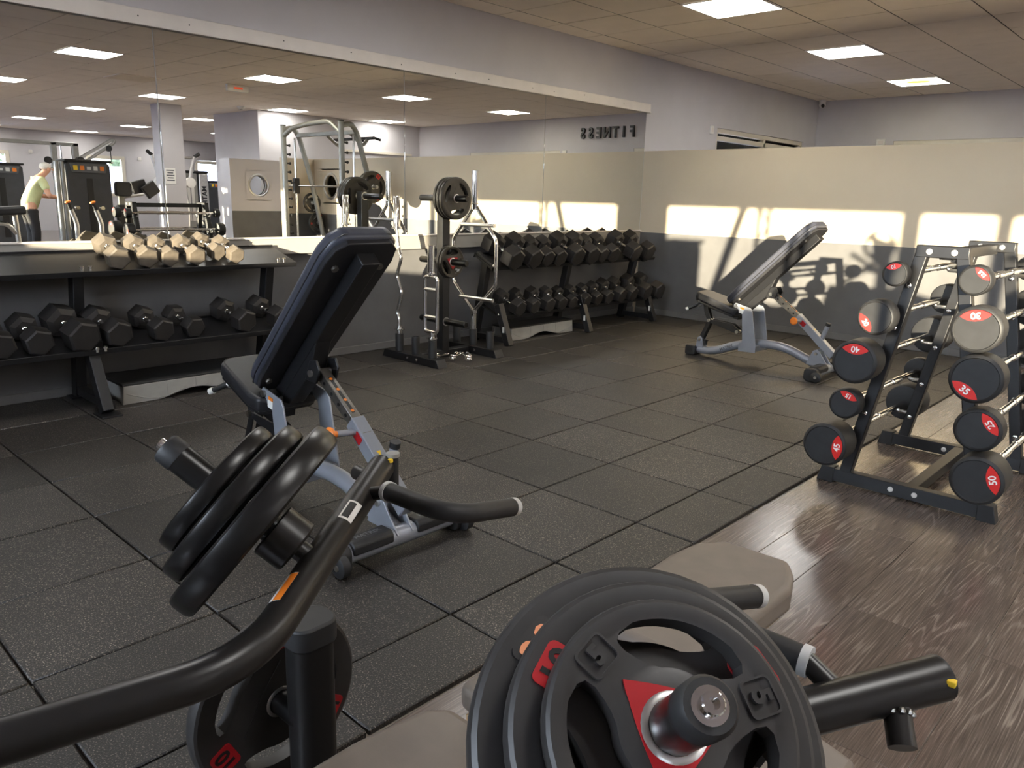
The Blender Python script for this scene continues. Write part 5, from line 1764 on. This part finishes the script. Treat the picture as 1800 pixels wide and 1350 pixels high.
def make_man():
    t = thing('person', 'white-haired man in pale yellow T-shirt and dark trousers leaning forward, in the mirror', 'person', (10.35, 4.30, 0))
    # faces +Y, bent forward at the hips; x is sideways
    J = {}
    J['pelvis'] = ((0, -.05, .93), .12)
    J['waist'] = ((0, .0, 1.08), .125)
    J['chest'] = ((0, .10, 1.26), .13)
    J['neckb'] = ((0, .19, 1.40), .075)
    J['neck'] = ((0, .25, 1.46), .052)
    J['head'] = ((0, .30, 1.53), .075)
    J['crown'] = ((0, .30, 1.59), .07)
    for s, n in ((-1, 'l'), (1, 'r')):
        J['sh' + n] = ((s * .17, .16, 1.34), .062)
        J['el' + n] = ((s * .25, .22, 1.09), .042)
        J['fo' + n] = ((s * .17, .38, 1.07), .034)
        J['wr' + n] = ((s * .09, .48, 1.08), .026)
        J['pa' + n] = ((s * .06, .54, 1.08), .03)
        for k in range(4):
            J['f%d%s' % (k, n)] = ((s * (.035 + .018 * k), .595 - .006 * abs(k - 1), 1.075), .009)
            J['g%d%s' % (k, n)] = ((s * (.032 + .018 * k), .612, 1.045), .008)
        J['t0' + n] = ((s * .03, .55, 1.06), .010)
        J['t1' + n] = ((s * .02, .58, 1.04), .009)
        J['hip' + n] = ((s * .10, -.05, .88), .095)
        J['kn' + n] = ((s * .12, .0, .48), .06)
        J['an' + n] = ((s * .12, -.06, .10), .042)
        J['toe' + n] = ((s * .13, .10, .04), .038)
    E_ = [('pelvis', 'waist'), ('waist', 'chest'), ('chest', 'neckb'), ('neckb', 'neck'), ('neck', 'head'), ('head', 'crown')]
    for n in 'lr':
        E_ += [('chest', 'sh' + n), ('sh' + n, 'el' + n), ('el' + n, 'fo' + n), ('fo' + n, 'wr' + n), ('wr' + n, 'pa' + n), ('pelvis', 'hip' + n), ('hip' + n, 'kn' + n), ('kn' + n, 'an' + n), ('an' + n, 'toe' + n), ('pa' + n, 't0' + n), ('t0' + n, 't1' + n)]
        for k in range(4):
            E_ += [('pa' + n, 'f%d%s' % (k, n)), ('f%d%s' % (k, n), 'g%d%s' % (k, n))]
    body = skin_body('body', J, E_, 'skin', t)
    # face features
    nose = MB().prism([(-.012, 0), (.012, 0), (.004, .045), (-.004, .045)], (0, .385, 1.515), (1, 0, 0), (0, -.25, 1), (0, .022, -.004)).build('nose', 'skin', t, .004)
    for s in (-1, 1):
        MB().sphere((s * .03, .375, 1.555), .011, 10).build('eye', 'white_print', t)
        MB().sphere((s * .084, .30, 1.54), .024, 10, (.4, .8, 1.2)).build('ear', 'skin', t)
    MB().box((0, .385, 1.488), (.045, .008, .008)).build('mouth', 'red_dark', t, .003)
    MB().sphere((0, .275, 1.585), .094, 16, (.92, 1.0, .72)).build('hair', 'hair_white', t)
    # T-shirt
    S = {'hem': ((0, -.06, .80), (.165, .15)), 'waist': ((0, .0, 1.06), (.165, .15)), 'chest': ((0, .10, 1.26), (.16, .15)), 'top': ((0, .18, 1.385), (.085, .08))}
    SE = [('hem', 'waist'), ('waist', 'chest'), ('chest', 'top')]
    for s, n in ((-1, 'l'), (1, 'r')):
        S['sh' + n] = ((s * .17, .16, 1.34), .078)
        S['sl' + n] = ((s * .23, .20, 1.18), .066)
        SE += [('chest', 'sh' + n), ('sh' + n, 'sl' + n)]
    skin_body('t_shirt', S, SE, 'shirt', t)
    Tt = {'pelvis': ((0, -.05, .90), .14)}
    TE = []
    for s, n in ((-1, 'l'), (1, 'r')):
        Tt['hip' + n] = ((s * .10, -.04, .80), .108)
        Tt['kn' + n] = ((s * .12, .0, .47), .078)
        Tt['an' + n] = ((s * .12, -.05, .09), .066)
        TE += [('pelvis', 'hip' + n), ('hip' + n, 'kn' + n), ('kn' + n, 'an' + n)]
    skin_body('trousers', Tt, TE, 'trousers', t)
    for s in (-1, 1):
        MB().box((s * .128, .02, .035), (.095, .27, .07)).build('shoe', 'white_plastic', t, .025, 3)
    return t


try:
    make_man()
except Exception as ex:
    print('man failed', ex)
LB = thing('leaning_bar', 'black padded bar the man leans on, seen in the mirror', 'bar', (10.35, 4.91, 0))
MB().tube([(-.32, 0, 1.03), (.32, 0, 1.03)], .028, 14).build('bar_pad', 'black_rubber', LB)
for s in (-1, 1):
    MB().tube([(s * .3, 0, 1.03), (s * .3, .12, .8), (s * .3, .12, 0)], .022, 12, .08).build('bar_leg', 'chrome_soft', LB)

# ================================================================== unseen equipment behind the viewer, placed for its shadows on the sunlit wall
CT = thing('cable_tower', 'tall slim cable tower near the windows behind the viewer', 'gym machine', (6.88, -1.0, 0))
for dx in (-.055, .055):
    MB().bx(dx - .018, dx + .018, -.015, .015, 0, 2.3).build('column', 'silver_frame', CT)
for k in range(12):
    MB().sq((-.05 if k % 2 else .05, 0, .25 + k * .17), (.05 if k % 2 else -.05, 0, .42 + k * .17), .015).build('lattice', 'silver_frame', CT)
MB().sq((-.20, 0, 2.2), (-.60, 0, .9), .065).build('brace', 'silver_frame', CT)
MB().sq((-.20, 0, 2.2), (0, 0, 2.25), .04).build('top_link', 'silver_frame', CT)
MB().sq((-.60, 0, .9), (-.62, 0, .02), .04).build('brace_leg', 'silver_frame', CT)
MB().bx(-.7, .3, -.3, .3, 0, .05).build('base', 'silver_frame', CT, .01)
LM = thing('lever_press_machine', 'lever press machine with raised plate behind the viewer', 'gym machine', (7.45, 0.0, 0))
MB().bx(-.04, .04, -.04, .04, 0, 1.72).build('column', 'silver_frame', LM, .005)
MB().bx(-.5, .5, -.3, .3, 0, .06).build('base', 'silver_frame', LM, .01)
MB().sq((0, 0, 1.62), (-.42, 0, 1.28), .035).build('lever', 'silver_frame', LM)
MB().sq((0, 0, 1.45), (-.30, 0, 1.62), .03).build('lever', 'silver_frame', LM)
MB().sq((-.42, 0, 1.5), (.1, 0, 1.46), .03).build('lever', 'silver_frame', LM)
MB().prism([(-.62, 1.0), (.45, .85), (.6, 1.22), (.05, 1.32), (-.55, 1.30)], (0, .1, 0), (1, 0, 0), (0, 0, 1), (0, .06, 0)).build('back_pad', 'vinyl_black', LM, .01)
MB().cyl((0, -.03, 1.72), (0, -.16, 1.72), .023, 14).build('plate_horn', 'black_gloss', LM)
weight_plate('grip plate on the lever press machine behind the viewer', Matrix.Translation((7.45, -.10, 1.72)), .14, .035, None, 'plate_black', 'plate_black', rot=.3)
make_tower('weight_stack_tower', 'unseen tower added in place of the viewer to shade the partition corner', (5.66, -1.0, 0), .66, 1.7, False)  # made-up tower; its shadow stands for the one the viewer casts
